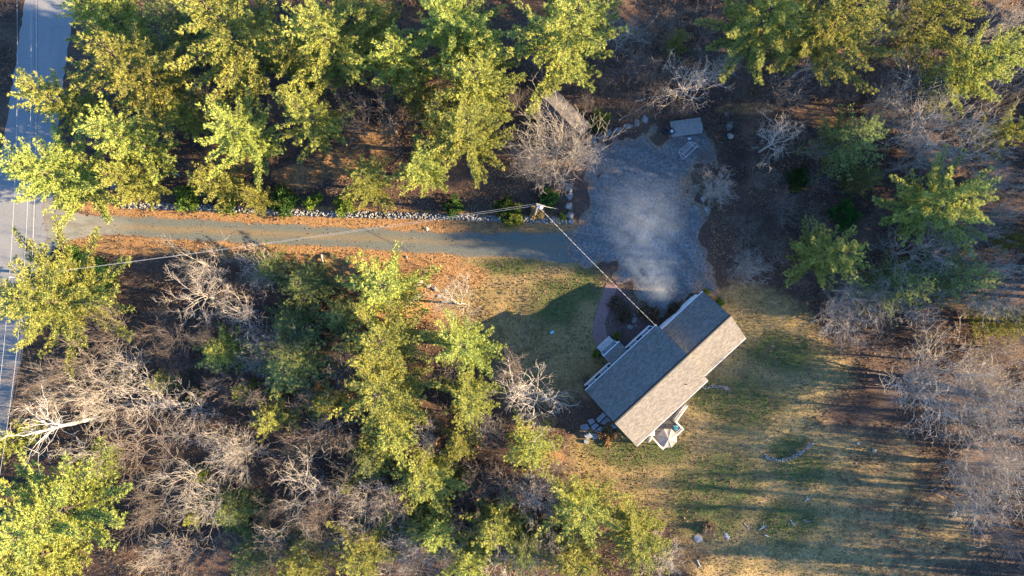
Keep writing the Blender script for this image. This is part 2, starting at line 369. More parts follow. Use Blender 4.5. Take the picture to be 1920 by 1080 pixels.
def asphalt():
    m, nt, b = newmat('old_asphalt'); co = pos(nt)
    n = noise(nt, co, 9, 6, 0.8); nl = noise(nt, co, 0.25, 4); st = noise(nt, pos(nt, (1.2, 0.08, 1)), 1.0, 3)
    c = ramp(nt, n, [(0.3, (0.105,0.105,0.105)), (0.55, (0.168,0.168,0.164)), (0.75, (0.224,0.220,0.213))])
    c = mix(nt, mth(nt, 'MULTIPLY', st, 0.35), c, (0.112,0.108,0.105))
    c = mix(nt, ramp(nt, nl, [(0.5, (0,0,0)), (0.7, (0.279,0.279,0.279))]), c, (0.209,0.203,0.189))
    vo = nd(nt, 'ShaderNodeTexVoronoi', feature='DISTANCE_TO_EDGE'); vo.inputs['Scale'].default_value = 0.22
    wp = mix(nt, 0.25, co, nd(nt, 'ShaderNodeTexNoise').outputs['Color'], 'ADD'); nt.links.new(wp, vo.inputs['Vector'])
    c = mix(nt, ramp(nt, vo.outputs['Distance'], [(0.0, (0.25,0.25,0.25)), (0.008, (0,0,0))]), c, (0.035,0.035,0.035))
    nt.links.new(c, b.inputs['Base Color']); bump(nt, b, n, 0.35, 0.03); return m
sheet('road', ROAD, 0.02, asphalt())
def gravel_drive():
    """two worn wheel tracks with a strip of fallen needles between them"""
    m, nt, b = newmat('drive_surface'); co = pos(nt)
    sep = nd(nt, 'ShaderNodeSeparateXYZ'); nt.links.new(co, sep.inputs[0])
    # middle of the drive as a line y = a + b x in metres
    p0 = at(200, 424); p1 = at(1060, 463); k = (p1.y-p0.y)/(p1.x-p0.x)
    v = mth(nt, 'SUBTRACT', sep.outputs[1], mth(nt, 'ADD', mth(nt, 'MULTIPLY', sep.outputs[0], k), p0.y-k*p0.x))
    n = noise(nt, co, 7, 6, 0.8); nm = noise(nt, pos(nt, (0.25, 1, 1)), 1.2, 4, 0.6)
    v = mth(nt, 'ADD', v, mth(nt, 'MULTIPLY', mth(nt, 'SUBTRACT', nm, 0.5), 1.0))
    stone = ramp(nt, n, [(0.3, (0.045,0.050,0.042)), (0.5, (0.081,0.087,0.074)), (0.72, (0.126,0.130,0.110))])
    tan = ramp(nt, n, [(0.3, (0.076,0.057,0.032)), (0.5, (0.130,0.099,0.058)), (0.72, (0.189,0.147,0.086))])
    mid = mth(nt, 'SUBTRACT', 1.0, mth(nt, 'MULTIPLY', mth(nt, 'ABSOLUTE', v, 0), 1.6), True)
    west = mth(nt, 'SUBTRACT', 0.35, mth(nt, 'MULTIPLY', sep.outputs[0], 0.022), True)
    fac = mth(nt, 'MULTIPLY', mth(nt, 'MULTIPLY', mid, mth(nt, 'ADD', west, 0.15)), mth(nt, 'ADD', nm, 0.45), True)
    c = mix(nt, fac, stone, tan)
    mouth = mth(nt, 'MULTIPLY', mth(nt, 'SUBTRACT', mth(nt, 'MULTIPLY', sep.outputs[0], -0.25), 10.6, True), 0.8)
    c = mix(nt, mouth, c, ramp(nt, nm, [(0.35, (0.126,0.114,0.086)), (0.65, (0.206,0.199,0.161))]))
    c = rim_mix(nt, c, n, noise(nt, co, 1.4, 5, 0.7), 0.45, 0.7)
    nt.links.new(c, b.inputs['Base Color']); bump(nt, b, n, 0.5, 0.04); return m
ragged('driveway', DRIVE, 0.028, gravel_drive(), 0.14, 0.12, 5)
def pad_surface():
    m, nt, b = newmat('parking_surface'); co = pos(nt)
    n = noise(nt, co, 3.2, 6, 0.85); nl = noise(nt, co, 0.35, 5, 0.7); nm = noise(nt, co, 1.6, 5, 0.75)
    c = ramp(nt, n, [(0.36, (0.035,0.036,0.036)), (0.5, (0.098,0.098,0.095)), (0.64, (0.20,0.195,0.185))])
    c = mix(nt, ramp(nt, nl, [(0.45, (0,0,0)), (0.62, (0.284,0.284,0.284))]), c, (0.057,0.062,0.064))
    c = mix(nt, ramp(nt, nm, [(0.52, (0,0,0)), (0.64, (0.75,0.75,0.75))]), c, (0.16,0.115,0.08))
    tr = noise(nt, pos(nt, (1.6, 0.25, 1)), 1.0, 5, 0.7)
    c = mix(nt, ramp(nt, tr, [(0.52, (0,0,0)), (0.66, (0.258,0.258,0.258))]), c, (0.030,0.032,0.030))
    wv = nd(nt, 'ShaderNodeTexWave', wave_type='RINGS', rings_direction='Z'); wv.inputs['Scale'].default_value = 0.16; wv.inputs['Distortion'].default_value = 3.0; wv.inputs['Detail'].default_value = 3
    mp = nd(nt, 'ShaderNodeMapping'); mp.inputs['Location'].default_value = (-6, 9, 0); nt.links.new(co, mp.inputs[0]); nt.links.new(mp.outputs[0], wv.inputs['Vector'])
    c = mix(nt, mth(nt, 'MULTIPLY', ramp(nt, wv.outputs['Fac'], [(0.6, (0,0,0)), (0.9, (1,1,1))]), 0.35), c, (0.05,0.05,0.05))
    c = rim_mix(nt, c, n, noise(nt, co, 0.9, 6, 0.75), 1.5, 0.9)
    nt.links.new(c, b.inputs['Base Color']); bump(nt, b, n, 0.7, 0.05); return m
ragged('parking_area', PAD, 0.034, pad_surface(), 0.14, 0.85, 6)
def brickpath():
    m, nt, b = newmat('brick_paving'); co = pos(nt)
    mp = nd(nt, 'ShaderNodeMapping'); mp.inputs['Rotation'].default_value = (0,0,0.6); nt.links.new(co, mp.inputs[0])
    br = nd(nt, 'ShaderNodeTexBrick'); nt.links.new(mp.outputs[0], br.inputs['Vector'])
    br.inputs['Brick Width'].default_value = 0.21; br.inputs['Row Height'].default_value = 0.105; br.inputs['Mortar Size'].default_value = 0.006; br.inputs['Scale'].default_value = 1
    br.inputs['Color1'].default_value = (0.13,0.062,0.054,1); br.inputs['Color2'].default_value = (0.19,0.105,0.093,1); br.inputs['Mortar'].default_value = (0.14,0.11,0.10,1)
    n = noise(nt, co, 1.5, 4)
    nt.links.new(mix(nt, mth(nt, 'MULTIPLY', n, 0.5), br.outputs['Color'], (0.094,0.072,0.072)), b.inputs['Base Color'])
    bump(nt, b, br.outputs['Fac'], -0.3, 0.01); return m
BRICK = brickpath()
w = MB(); w.prism([(at(x, y).x, at(x, y).y) for x, y in WALK], -0.05, 0.05); w = w.build('walkway', BRICK); tag(w, kind='structure')
def mulch():
    m, nt, b = newmat('bark_mulch'); n = noise(nt, pos(nt), 7, 6, 0.8)
    nt.links.new(ramp(nt, n, [(0.32, (0.02,0.012,0.012)), (0.5, (0.075,0.042,0.038)), (0.7, (0.20,0.12,0.10))]), b.inputs['Base Color'])
    bump(nt, b, n, 0.9, 0.06); return m
sheet('planting_bed', [(1146,537),(1160,533),(1200,570),(1238,603),(1222,612),(1160,668),(1143,640),(1136,628),(1135,605),(1144,576)], 0.012, mulch())

# ------------------------------------------------------------------ trees
def tubes(segs, sides):
    """segs: (n,8) array p0 p1 r0 r1 -> verts, quads"""
    S = np.asarray(segs, float); n = len(S); p0 = S[:, 0:3]; p1 = S[:, 3:6]; r0 = S[:, 6:7]; r1 = S[:, 7:8]
    d = p1-p0; d /= np.linalg.norm(d, axis=1, keepdims=True)+1e-9
    ref = np.where(np.abs(d[:, 2:3]) > 0.9, np.array([[1.0, 0, 0]]), np.array([[0, 0, 1.0]]))
    a = np.cross(d, ref); a /= np.linalg.norm(a, axis=1, keepdims=True)+1e-9; b = np.cross(d, a)
    V = np.zeros((n, 2, sides, 3))
    for k in range(sides):
        t = 2*math.pi*k/sides; o = a*math.cos(t)+b*math.sin(t)
        V[:, 0, k] = p0+o*r0; V[:, 1, k] = p1+o*r1
    base = (np.arange(n)*2*sides)[:, None]; Q = []
    for k in range(sides):
        k2 = (k+1) % sides; Q.append(np.concatenate([base+k, base+k2, base+sides+k2, base+sides+k], 1))
    return V.reshape(-1, 3), np.concatenate(Q, 0)
def blades(P, D, R, per, length, width, spread, up=0.0):
    n = len(P); Vs = []
    for k in range(per):
        d = D+R.normal(0, spread, (n, 3)); d[:, 2] += up; d /= np.linalg.norm(d, axis=1, keepdims=True)+1e-9
        s = np.cross(d, R.normal(0, 1, (n, 3))); s /= np.linalg.norm(s, axis=1, keepdims=True)+1e-9
        L = length*R.uniform(0.65, 1.25, (n, 1)); w = width*R.uniform(0.7, 1.3, (n, 1))
        Vs.append(np.stack([P-s*w*0.5, P+s*w*0.5, P+d*L], 1))
    V = np.concatenate(Vs, 0).reshape(-1, 3); m = n*per
    return V, np.arange(m*3).reshape(m, 3)
def pine_meshes(name, seed, Ht, Rc, z0f, whorl_gap, mat, tuft=(5, 0.42, 0.13), dens=1.0, lean=0.0, prof=0.62, droop=0.0):
    R = np.random.default_rng(seed); segs = []; brs = []; P = []; D = []
    n = 10; tr = np.zeros((n+1, 3)); wob = R.uniform(-1, 1, 2)*lean
    for i in range(n+1):
        t = i/n; tr[i] = (wob[0]*t*t+0.1*math.sin(3*t+seed), wob[1]*t*t+0.1*math.cos(2.3*t+seed), Ht*t)
    rb = Ht*0.0125+0.03
    rad = lambda t: rb*(1-t)**0.8+0.02
    for i in range(n): segs.append((*tr[i], *tr[i+1], rad(i/n), rad((i+1)/n)))
    z = z0f*Ht
    while z < Ht*0.985:
        t = z/Ht; c = np.array([np.interp(z, tr[:, 2], tr[:, 0]), np.interp(z, tr[:, 2], tr[:, 1]), z])
        s = (z-z0f*Ht)/(Ht*(1-z0f)); shape = (1-s)**prof*min(1.0, 0.55+2.2*s)
        k = int(R.integers(5, 8)); a0 = R.uniform(0, 6.28)
        for j in range(k):
            L = Rc*shape*R.uniform(0.45, 1.4)+0.25
            if R.random() < 0.1: L *= 0.5
            az = a0+j*6.283/k+R.uniform(-0.35, 0.35)
            o = np.array([math.cos(az), math.sin(az), 0]); el = 0.10+0.75*s**1.5-droop+R.uniform(-0.12, 0.12)
            pts = []; m = 5
            for q in range(m+1):
                u = q/m; pts.append(c+o*L*u*math.cos(el)+np.array([0, 0, L*(u*math.sin(el)+0.18*u*u-0.10*math.sin(3.14*u))])+R.normal(0, 0.05*L*u*0.5, 3))
            pts = np.array(pts)
            rr = 0.012+0.014*L
            for q in range(m): brs.append((*pts[q], *pts[q+1], rr*(1-0.8*q/m), rr*(1-0.8*(q+1)/m)))
            side = np.cross(o, [0, 0, 1.0])
            nb = max(4, int(L/0.19*dens))
            for q in range(nb):
                u = 0.12+0.88*(q+R.random())/nb; f = u*m; i0 = min(int(f), m-1); p = pts[i0]+(pts[i0+1]-pts[i0])*(f-i0)
                sg = 1 if q % 2 else -1
                ln = min(0.16+0.17*L*(1.10-u), 0.70)*R.uniform(0.6, 1.2)
                d = o*0.8+side*sg*R.uniform(0.3, 1.0)+np.array([0, 0, R.uniform(-0.15, 0.7)]); d /= np.linalg.norm(d)
                nt_ = max(1, int(ln/0.26*dens))
                for e in range(nt_):
                    P.append(p+d*ln*(e+0.6)/nt_+R.normal(0, 0.05, 3)); D.append(d+np.array([0, 0, 0.35]))
            P.append(pts[-1]); D.append(pts[-1]-pts[-2]+np.array([0, 0, 0.2]))
        z += whorl_gap*R.uniform(0.75, 1.25)
    P.append(tr[-1]-np.array([0, 0, 0.1])); D.append(np.array([0, 0, 1.0]))
    P = np.array(P); D = np.array(D); D /= np.linalg.norm(D, axis=1, keepdims=True)+1e-9
    V, Q = blades(P, D, R, tuft[0], tuft[1], tuft[2], 0.48)
    crown = np_mesh(name+'_crown', V, Q, mat)
    V, Q = tubes(segs, 7); V2, Q2 = tubes(brs, 3); tm = np_mesh(name+'_trunk', np.concatenate([V, V2]), np.concatenate([Q, Q2+len(V)]), M['pine_bark'], True)
    return {'trunk': tm, 'crown': crown, 'H': Ht, 'R': Rc}
def bare_meshes(name, seed, Ht, Rc, mat, fork=0.35, depth=4, stems=1, twig=0.016, curl=0.22, up=0.10, limbs=5, wide=0.9):
    R = np.random.default_rng(seed); tr = []; br = []
    def norm(v): return v/(np.linalg.norm(v)+1e-9)
    def grow(p, d, L, r, dep):
        ns = 3; node = [p]; rr = [r]
        for i in range(ns):
            d = norm(d+R.normal(0, curl, 3)+np.array([0, 0, up])); p = p+d*L/ns; r1 = max(twig*0.55, r*(1-0.55*(i+1)/ns))
            br.append((*node[-1], *p, rr[-1], r1)); node.append(p); rr.append(r1)
            if dep > 0:
                k = 1 if R.random() < 0.4 else 2
                if i == 0 and R.random() < 0.25: k = 0
                for _ in range(k):
                    q = R.normal(0, 1, 3); q -= d*np.dot(q, d); q = norm(q)
                    a = R.uniform(0.4, 0.95); c = norm(d*math.cos(a)+q*math.sin(a))
                    grow(p, c, L*R.uniform(0.45, 0.72), max(twig, r1*R.uniform(0.5, 0.75)), dep-1)
    for s in range(stems):
        a = R.uniform(0, 6.28); off = np.array([math.cos(a), math.sin(a), 0])
        p = off*(0.0 if stems == 1 else R.uniform(0.1, 0.35)); d = norm(np.array([0, 0, 1.0])+off*(0.08 if stems == 1 else R.uniform(0.15, 0.55)))
        r = (Ht*0.011+0.03)*(1 if stems == 1 else 0.6)
        if stems > 1: tr.append((0, 0, -0.08, *p, r, r))
        zf = Ht*fork*R.uniform(0.85, 1.15); ns = 5
        for i in range(ns):
            d2 = norm(d+R.normal(0, 0.06, 3)); q = p+d2*zf/ns; r1 = r*0.93; tr.append((*p, *q, r, r1)); p, r = q, r1
        k = limbs if stems == 1 else max(2, limbs-2); a0 = R.uniform(0, 6.28)
        for j in range(k):
            az = a0+j*6.283/k+R.uniform(-0.4, 0.4); tl = R.uniform(0.35, 1.0)*wide
            c = norm(np.array([math.cos(az)*tl, math.sin(az)*tl, 1.0])+d*0.3)
            Lr = (Ht*(1-fork))*R.uniform(0.5, 0.72)
            grow(p-d*R.uniform(0, 0.25)*zf, c, Lr, r*R.uniform(0.45, 0.7), depth-1)
        grow(p, norm(d+R.normal(0, 0.1, 3)), Ht*(1-fork)*0.6, r*0.8, depth-1)
    B = np.array(br); ext = np.percentile(np.hypot(B[:, 3], B[:, 4]), 97); top = B[:, 5].max()
    T = np.array(tr)
    core = T.copy(); core[:, 6:8] *= 0.4
    if stems > 1: core = np.concatenate([core, [(-0.4, 0, 0.05, 0.4, 0, 0.05, 0.02, 0.02), (0, -0.4, 0.05, 0, 0.4, 0.05, 0.02, 0.02)]])
    B = np.concatenate([B, core])
    sx = Rc/ext; sz = Ht/top
    for A in (B, T):
        A[:, [0, 1, 3, 4]] *= sx; A[:, [2, 5]] *= sz
    V, Q = tubes(T, 7); tm = np_mesh(name+'_trunk', V, Q, mat, True)
    V, Q = tubes(B, 3); bm_ = np_mesh(name+'_branches', V, Q, mat, True)
    return {'trunk': tm, 'branches': bm_, 'H': Ht, 'R': Rc}
KIND = {}
KIND['big'] = [pine_meshes('big_pine', 11+i, 19.5, 5.0, 0.28, 1.05, M['pine'], (14, 0.25, 0.065), 1.8, 0.8) for i in range(4)]
KIND['mid'] = [pine_meshes('pine', 31+i, 14.5, 3.9, 0.22, 0.92, M['pine'], (14, 0.24, 0.062), 1.8, 0.5) for i in range(4)]
KIND['small'] = [pine_meshes('young_pine', 51+i, 8.5, 2.4, 0.12, 0.62, M['pine'], (13, 0.22, 0.055), 1.8, 0.3) for i in range(3)]
KIND['soft'] = [pine_meshes('hemlock', 71+i, 12.0, 3.2, 0.10, 0.58, M['soft'], (11, 0.19, 0.045), 1.7, 0.5, 0.8, 0.12) for i in range(3)]
KIND['bare'] = [bare_meshes('bare_tree', 101+i, 13, 4.2, M['bark'], 0.33, 4, limbs=7, twig=0.013) for i in range(4)]
KIND['brown'] = [bare_meshes('brown_tree', 121+i, 11, 3.4, M['bark_brown'], 0.30, 4, limbs=7, twig=0.012) for i in range(4)]
KIND['dense'] = [bare_meshes('dense_tree', 141+i, 11, 4.2, M['bark'], 0.18, 4, stems=4, limbs=6, twig=0.013, wide=1.1) for i in range(2)]
KIND['gnarl'] = [bare_meshes('gnarled_tree', 161+i, 12, 4.3, M['bark'], 0.36, 4, limbs=6, curl=0.36, up=0.03, wide=1.5, twig=0.014) for i in range(2)]
KIND['birch'] = [bare_meshes('birch_tree', 181, 14, 3.0, M['birch'], 0.60, 3, limbs=4, wide=0.6, twig=0.014)]
KIND['tall'] = [bare_meshes('slender_tree', 221+i, 18, 2.6, M['bark_brown'], 0.62, 3, limbs=5, wide=0.8, twig=0.014) for i in range(3)]
KIND['scrub'] = [bare_meshes('scrub', 201+i, 4.5, 2.2, M['bark_brown'], 0.12, 3, stems=4, limbs=6, twig=0.010, wide=1.2) for i in range(3)]
NAMES = {'big': 'pine_tree', 'mid': 'pine_tree', 'small': 'young_pine', 'soft': 'hemlock_tree', 'bare': 'bare_tree', 'brown': 'bare_tree',
         'dense': 'bare_tree', 'gnarl': 'bare_tree', 'birch': 'birch_tree', 'tall': 'bare_tree', 'scrub': 'bare_shrub'}
GROUPS = {'pine_tree': 'tall pines around the clearing', 'young_pine': 'young pines', 'hemlock_tree': 'soft needled evergreens', 'bare_tree': 'leafless trees', 'birch_tree': 'white birches', 'bare_shrub': 'leafless shrubs'}
trnd = random.Random(5); tcount = {}
def tree(kind, px, py, rpx, ht, label, zc=None, group=None, cf=0.62, base=None):
    """px, py and rpx: middle and radius of the crown as it shows in the photograph; ht in metres"""
    i = tcount.get(kind, 0); tcount[kind] = i+1
    k = KIND[kind][i % len(KIND[kind])]
    z = cf*ht; c = at(px, py, z); b = Vector((c.x, c.y, 0)) if base is None else base
    b.z = gz(b)-0.06
    r = rpx*(H-z)/F
    nm = NAMES[kind]
    o = empty(nm, b, label, 'shrub' if nm == 'bare_shrub' else 'tree', group or GROUPS[nm], trnd.uniform(0, 6.28))
    sx = r/k['R']; sz = ht/k['H']; o.scale = (sx, sx, sz)
    for part in ('trunk', 'branches', 'limbs', 'crown'):
        if part in k:
            link(bpy.data.objects.new({'limbs': 'branches'}.get(part, part), k[part]), o)
    return o
PINES = [
 ('mid',205,30,70,15,'shaded pine at the top left beside the upper road'),
 ('big',262,140,105,18,'broad bright pine beside the road, second tree down from the top left'),
 ('mid',110,190,62,14,'half shaded pine leaning out over the right edge of the road'),
 ('big',440,78,122,20,'largest bright pine of the top left woods'),
 ('big',610,70,95,19,'pine in the top woods between the largest bright pine and a dark one'),
 ('mid',700,45,70,16,'dark shaded pine at the top, left of a bright yellow one'),
 ('big',838,40,85,19,'bright yellow pine at the top middle with two bare trunks below it'),
 ('big',1062,62,112,19,'wide pine at the top, above the grey shed'),
 ('big',1440,30,100,18,'left of two merged bright pines at the top right'),
 ('big',1560,38,110,19,'right of two merged bright pines at the top right'),
 ('mid',1760,40,85,17,'tall pine at the top right corner, upper of a leaning pair'),
 ('mid',1822,130,70,17,'tall pine at the top right corner, lower of a leaning pair'),
 ('mid',235,262,76,15,'pine between the road and the grey green pine, above the driveway mouth'),
 ('big',98,335,90,16,'large pine hanging over the junction of road and driveway'),
 ('mid',240,338,52,12,'pine whose lower boughs hang over the start of the stone wall'),
 ('big',445,252,76,16,'grey green pine standing alone above the middle of the stone wall'),
 ('mid',590,222,68,13,'yellow star shaped pine above the orange needle clearing'),
 ('small',335,215,40,9,'small pine squeezed between two large ones left of the grey green pine'),
 ('small',776,172,42,10,'slim young pine with a pale leaning trunk left of the tall bright column'),
 ('mid',890,150,75,16,'upper pine of the bright column left of the grey shed'),
 ('big',872,255,82,16,'large pine of the bright column left of the leafless tree by the shed'),
 ('mid',795,312,58,12,'pine just above the stone wall, left foot of the bright column'),
 ('mid',690,340,50,9,'low bushy pine just behind the middle of the stone wall'),
 ('small',400,338,42,8,'low pine behind the stone wall under the grey green pine'),
 ('small',478,368,30,6,'small lime pine leaning over the stone wall'),
 ('mid',560,105,70,15,'shaded pine low in the gap behind the largest bright pine'),
 ('mid',740,110,62,14,'shaded pine under the dark one in the top woods'),
 ('mid',905,90,66,14,'shaded pine between the yellow pine and the wide pine at the top'),
 ('soft',330,40,70,13,'dark soft evergreen between the two bright pines of the top left'),
 ('soft',815,210,50,10,'dark green evergreen beneath the slim young pine'),
 ('small',1005,205,20,3.6,'small lime sapling at the corner of the grey shed'),
 ('soft',1611,258,68,12,'round soft evergreen left of the big pale leafless crown'),
 ('soft',1625,330,34,7,'small evergreen below the round soft evergreen'),
 ('big',1757,388,90,15,'wide pine in the middle of the right hand woods'),
 ('mid',1560,480,66,12,'dark green bushy evergreen in the right hand woods'),
 ('mid',1908,246,46,14,'pine cut by the right edge near the top'),
 ('soft',1690,538,52,12,'thin pale evergreen among the tangled bare trees on the right'),
 ('soft',1800,520,50,14,'faint grey evergreen behind the tangled bare trees on the right'),
 ('small',1885,607,38,8,'small evergreen at the right edge below the tangled bare trees'),
 ('small',1910,450,24,6,'yellow evergreen tip at the right edge'),
 ('small',1272,70,28,4,'small dark evergreen in the brush at the top middle'),
 ('big',92,572,106,14,'bright spreading pine in front of the road pole'),
 ('big',88,965,112,16,'large bright pine in the bottom left corner'),
 ('mid',50,1060,90,15,'bright pine cut by the bottom left corner of the picture'),
 ('small',162,880,30,10,'pointed pine top rising from the bottom left corner pine'),
 ('mid',4,835,34,13,'pine tip cut by the left edge above the bottom left corner'),
 ('small',720,545,62,9,'fuzzy pine at the upper end of the central pine column'),
 ('mid',722,640,70,12,'tall pine in the middle of the central pine column'),
 ('mid',732,740,76,13,'brightest pine of the central column'),
 ('small',742,812,50,10,'drooping pine at the lower end of the central column'),
 ('mid',868,655,58,10,'pine behind the lone pale leafless tree on the front lawn'),
 ('mid',882,745,56,11,'pine at the edge of the house shadow'),
 ('small',866,832,30,8,'narrow pine below the house shadow'),
 ('soft',535,692,76,9,'dull soft evergreen left of the central pine column'),
 ('small',512,790,34,9,'lit pine top below the dull soft evergreen'),
 ('small',411,662,36,6,'small lime pine in the brown thicket on the left'),
 ('small',993,842,44,8,'bright pine on the leafy bank left of the back lawn'),
 ('mid',798,900,60,9,'soft lit pine below the central pine column'),
 ('soft',695,862,44,8,'pale evergreen at the foot of the central pine column'),
 ('mid',1100,960,66,11,'bright pine at the left edge of the back lawn'),
 ('mid',1202,1005,62,9,'pine at the bottom of the back lawn with a dead limb'),
 ('small',927,985,46,9,'narrow bright pine left of the back lawn pines'),
 ('mid',688,1035,60,10,'bright pine at the bottom middle left'),
 ('small',820,1000,40,8,'small shaded pine at the bottom middle'),
 ('small',565,1055,50,9,'bright pine at the bottom between bare crowns'),
 ('soft',432,962,46,7,'dull low evergreen in the bare woods of the lower left'),
 ('soft',575,530,48,7,'low soft evergreen below the driveway, left of the fuzzy pine'),
 ('soft',632,590,38,6,'low dark evergreen left of the central pine column'),
 ('soft',505,500,38,5,'lime tinted low evergreen under the pale brush below the driveway'),
 ('soft',990,1030,52,8,'dark soft evergreen at the bottom, left of the bright lawn pine'),
 ('small',1075,1062,50,9,'pine cut by the bottom edge below the bright lawn pine'),
 ('soft',470,1045,46,8,'shaded evergreen at the bottom left between bare crowns'),
 ('small',455,735,26,5,'little lime sapling below the lime pine of the left thicket'),
 ('small',300,720,24,5,'little green sapling in the middle of the left thicket'),
 ('small',610,760,34,6,'sapling left of the brightest central pine'),
 ('small',655,905,28,6,'sapling among bare crowns under the central column'),
 ('small',365,965,26,6,'sapling beside the dull low evergreen of the lower left'),
 ('soft',780,985,36,7,'dull sapling left of the small shaded bottom pine'),
 ('soft',545,600,44,5,'soft sapling under the low evergreen below the driveway'),
 ('small',860,905,26,5,'sapling right of the soft lit pine'),
 ('small',880,1060,44,9,'pine cut by the bottom edge below the narrow bright pine'),
]
BARES = [
 ('dense',1042,272,96,8,'pale many branched leafless tree half covering the grey shed'),
 ('dense',1085,285,50,6,'lower right half of the pale leafless growth covering the shed corner'),
 ('dense',1000,300,56,6,'lower left half of the pale leafless growth below the shed'),
 ('brown',968,182,36,9,'narrow leafless tree between the bright pine column and the shed'),
 ('brown',725,225,70,10,'leafless tree in the shade left of the slim young pine'),
 ('bare',1300,150,72,9,'leafless tree above the flatbed trailer'),
 ('gnarl',1460,265,58,9,'crooked grey leafless tree right of the parking area'),
 ('dense',1350,355,50,5,'low leafless tree at the right edge of the parking area'),
 ('dense',1762,225,108,13,'big dense grey leafless crown in the upper right woods'),
 ('bare',1885,120,66,13,'leafless tree at the right edge beside the top right pines'),
 ('bare',1890,335,64,13,'leafless tree at the right edge below the cut pine'),
 ('dense',1875,405,60,12,'fan shaped leafless tree right of the wide pine'),
 ('gnarl',1705,505,84,11,'tangled pale leafless tree, largest right of the dark evergreen'),
 ('bare',1800,500,70,12,'leafless tree right of the tangled pale one'),
 ('gnarl',1610,545,58,9,'leafless tree just below the dark green evergreen'),
 ('dense',1592,592,66,7,'drooping leafless tree at the top of the sunlit side lawn'),
 ('dense',1400,502,52,5,'low leafless tree behind the house wing'),
 ('bare',1850,570,66,12,'leafless tree at the right above the small edge evergreen'),
 ('dense',1765,722,96,11,'dense pale crown overlapping the large pale leafless tree on the right'),
 ('dense',1858,748,86,12,'dense pale crown between the large pale tree and the right edge'),
 ('gnarl',1790,728,110,12,'large pale leafless tree at the right casting a trunk shadow to the house'),
 ('bare',1895,760,64,12,'leafless tree at the right edge touching the large pale one'),
 ('dense',1872,905,88,13,'pale leafless tree at the lower right with a long leaning trunk'),
 ('brown',1900,660,50,10,'leafless tree at the right edge above the large pale one'),
 ('bare',372,508,70,8,'upper of two pale leafless trees leaning left below the driveway'),
 ('bare',372,560,66,8,'lower of two pale leafless trees leaning left below the driveway'),
 ('dense',492,505,60,4.5,'pale brushy leafless tree beside the orange verge'),
 ('gnarl',862,572,76,8,'lone pale leafless tree on the front lawn'),
 ('dense',500,660,70,7,'dense pale leafless crown in the middle of the left thicket'),
 ('brown',378,622,46,7,'small leafless tree above the lime pine of the left thicket'),
 ('bare',455,585,56,7,'crooked leafless tree right of the leaning pair'),
 ('brown',190,628,66,10,'leafless tree below the bright road pine'),
 ('brown',120,690,84,11,'leafless tree reaching over the road below the bright road pine'),
 ('bare',250,745,80,10,'leafless tree in the left thicket above the white birch'),
 ('bare',80,765,72,11,'leafless tree over the road above the white birch'),
 ('birch',105,815,76,13,'white birch with a bright forked trunk pointing at the road'),
 ('brown',262,838,84,11,'leafless tree right of the white birch'),
 ('bare',335,905,80,10,'leafless tree above the bottom left corner pine'),
 ('dense',440,850,76,9,'dense pale leafless crown right of the white birch'),
 ('brown',262,955,64,11,'leafless tree beside the bottom left corner pine'),
 ('gnarl',570,930,100,11,'wide leafless tree in the lower woods'),
 ('brown',640,915,66,9,'leafless tree left of the soft lit pine in the lower woods'),
 ('dense',705,945,66,8,'dense leafless crown in the lower woods under the central pines'),
 ('bare',985,742,86,9,'leafless tree in the house shadow beside the west gable'),
 ('dense',1000,925,68,8,'grey leafless crown left of the bright lawn pine'),
 ('brown',895,895,58,8,'brown leafless tree below the narrow pine'),
 ('bare',1025,1030,60,9,'leafless tree at the bottom left of the lawn pines'),
 ('dense',752,1045,60,8,'pale leafless crown at the bottom middle'),
 ('brown',370,1040,72,10,'leafless tree at the bottom right of the corner pine'),
 ('bare',285,1040,60,10,'shaded leafless tree touching the bottom left corner pine'),
 ('dense',1245,1052,58,8,'grey leafless crown cut by the bottom edge beside the back lawn'),
 ('brown',1190,130,60,8,'thin leafless tree in the brush left of the one above the trailer'),
 ('brown',1250,30,70,11,'thin leafless tree at the top middle'),
 ('brown',1680,95,70,12,'leafless tree between the merged pines and the corner pair'),
 ('brown',1480,150,66,9,'brown leafless tree below the merged bright pines'),
 ('brown',1580,160,60,9,'brown leafless tree above the round soft evergreen'),
 ('brown',610,815,64,9,'brown leafless tree left of the drooping pine'),
 ('brown',540,870,56,8,'brown leafless tree above the wide lower one'),
 ('brown',830,690,52,8,'brown leafless tree between the central column and the lawn edge pines'),
 ('bare',350,770,66,8,'pale leafless tree right of the one above the white birch'),
 ('brown',470,760,60,8,'shaded leafless tree below the dense left thicket crown'),
 ('brown',880,30,50,12,'leafless tree beside the bright yellow pine at the top'),
 ('brown',640,180,50,9,'shaded leafless tree in the gap above the yellow star shaped pine'),
 ('bare',170,740,60,10,'leafless tree between the road and the left thicket'),
 ('brown',620,1010,56,9,'leafless tree between the two bright bottom pines'),
 ('brown',1905,1010,60,10,'leafless tree at the lower right corner'),
 ('brown',1420,70,50,10,'thin leafless tree under the left merged pine'),
 ('brown',1880,200,60,12,'brown leafless tree behind the cut pine at the right edge'),
 ('brown',950,820,60,7,'brown leafless shrub like tree left of the bank pine'),
 ('brown',520,970,60,9,'thin leafless tree under the wide lower one'),
]
for t in PINES: tree(t[0], t[1], t[2], t[3]*(1.05 if t[3] < 30 else 1.34 if t[2] > 480 else 1.16), *t[4:])
for t in BARES: tree(*t)
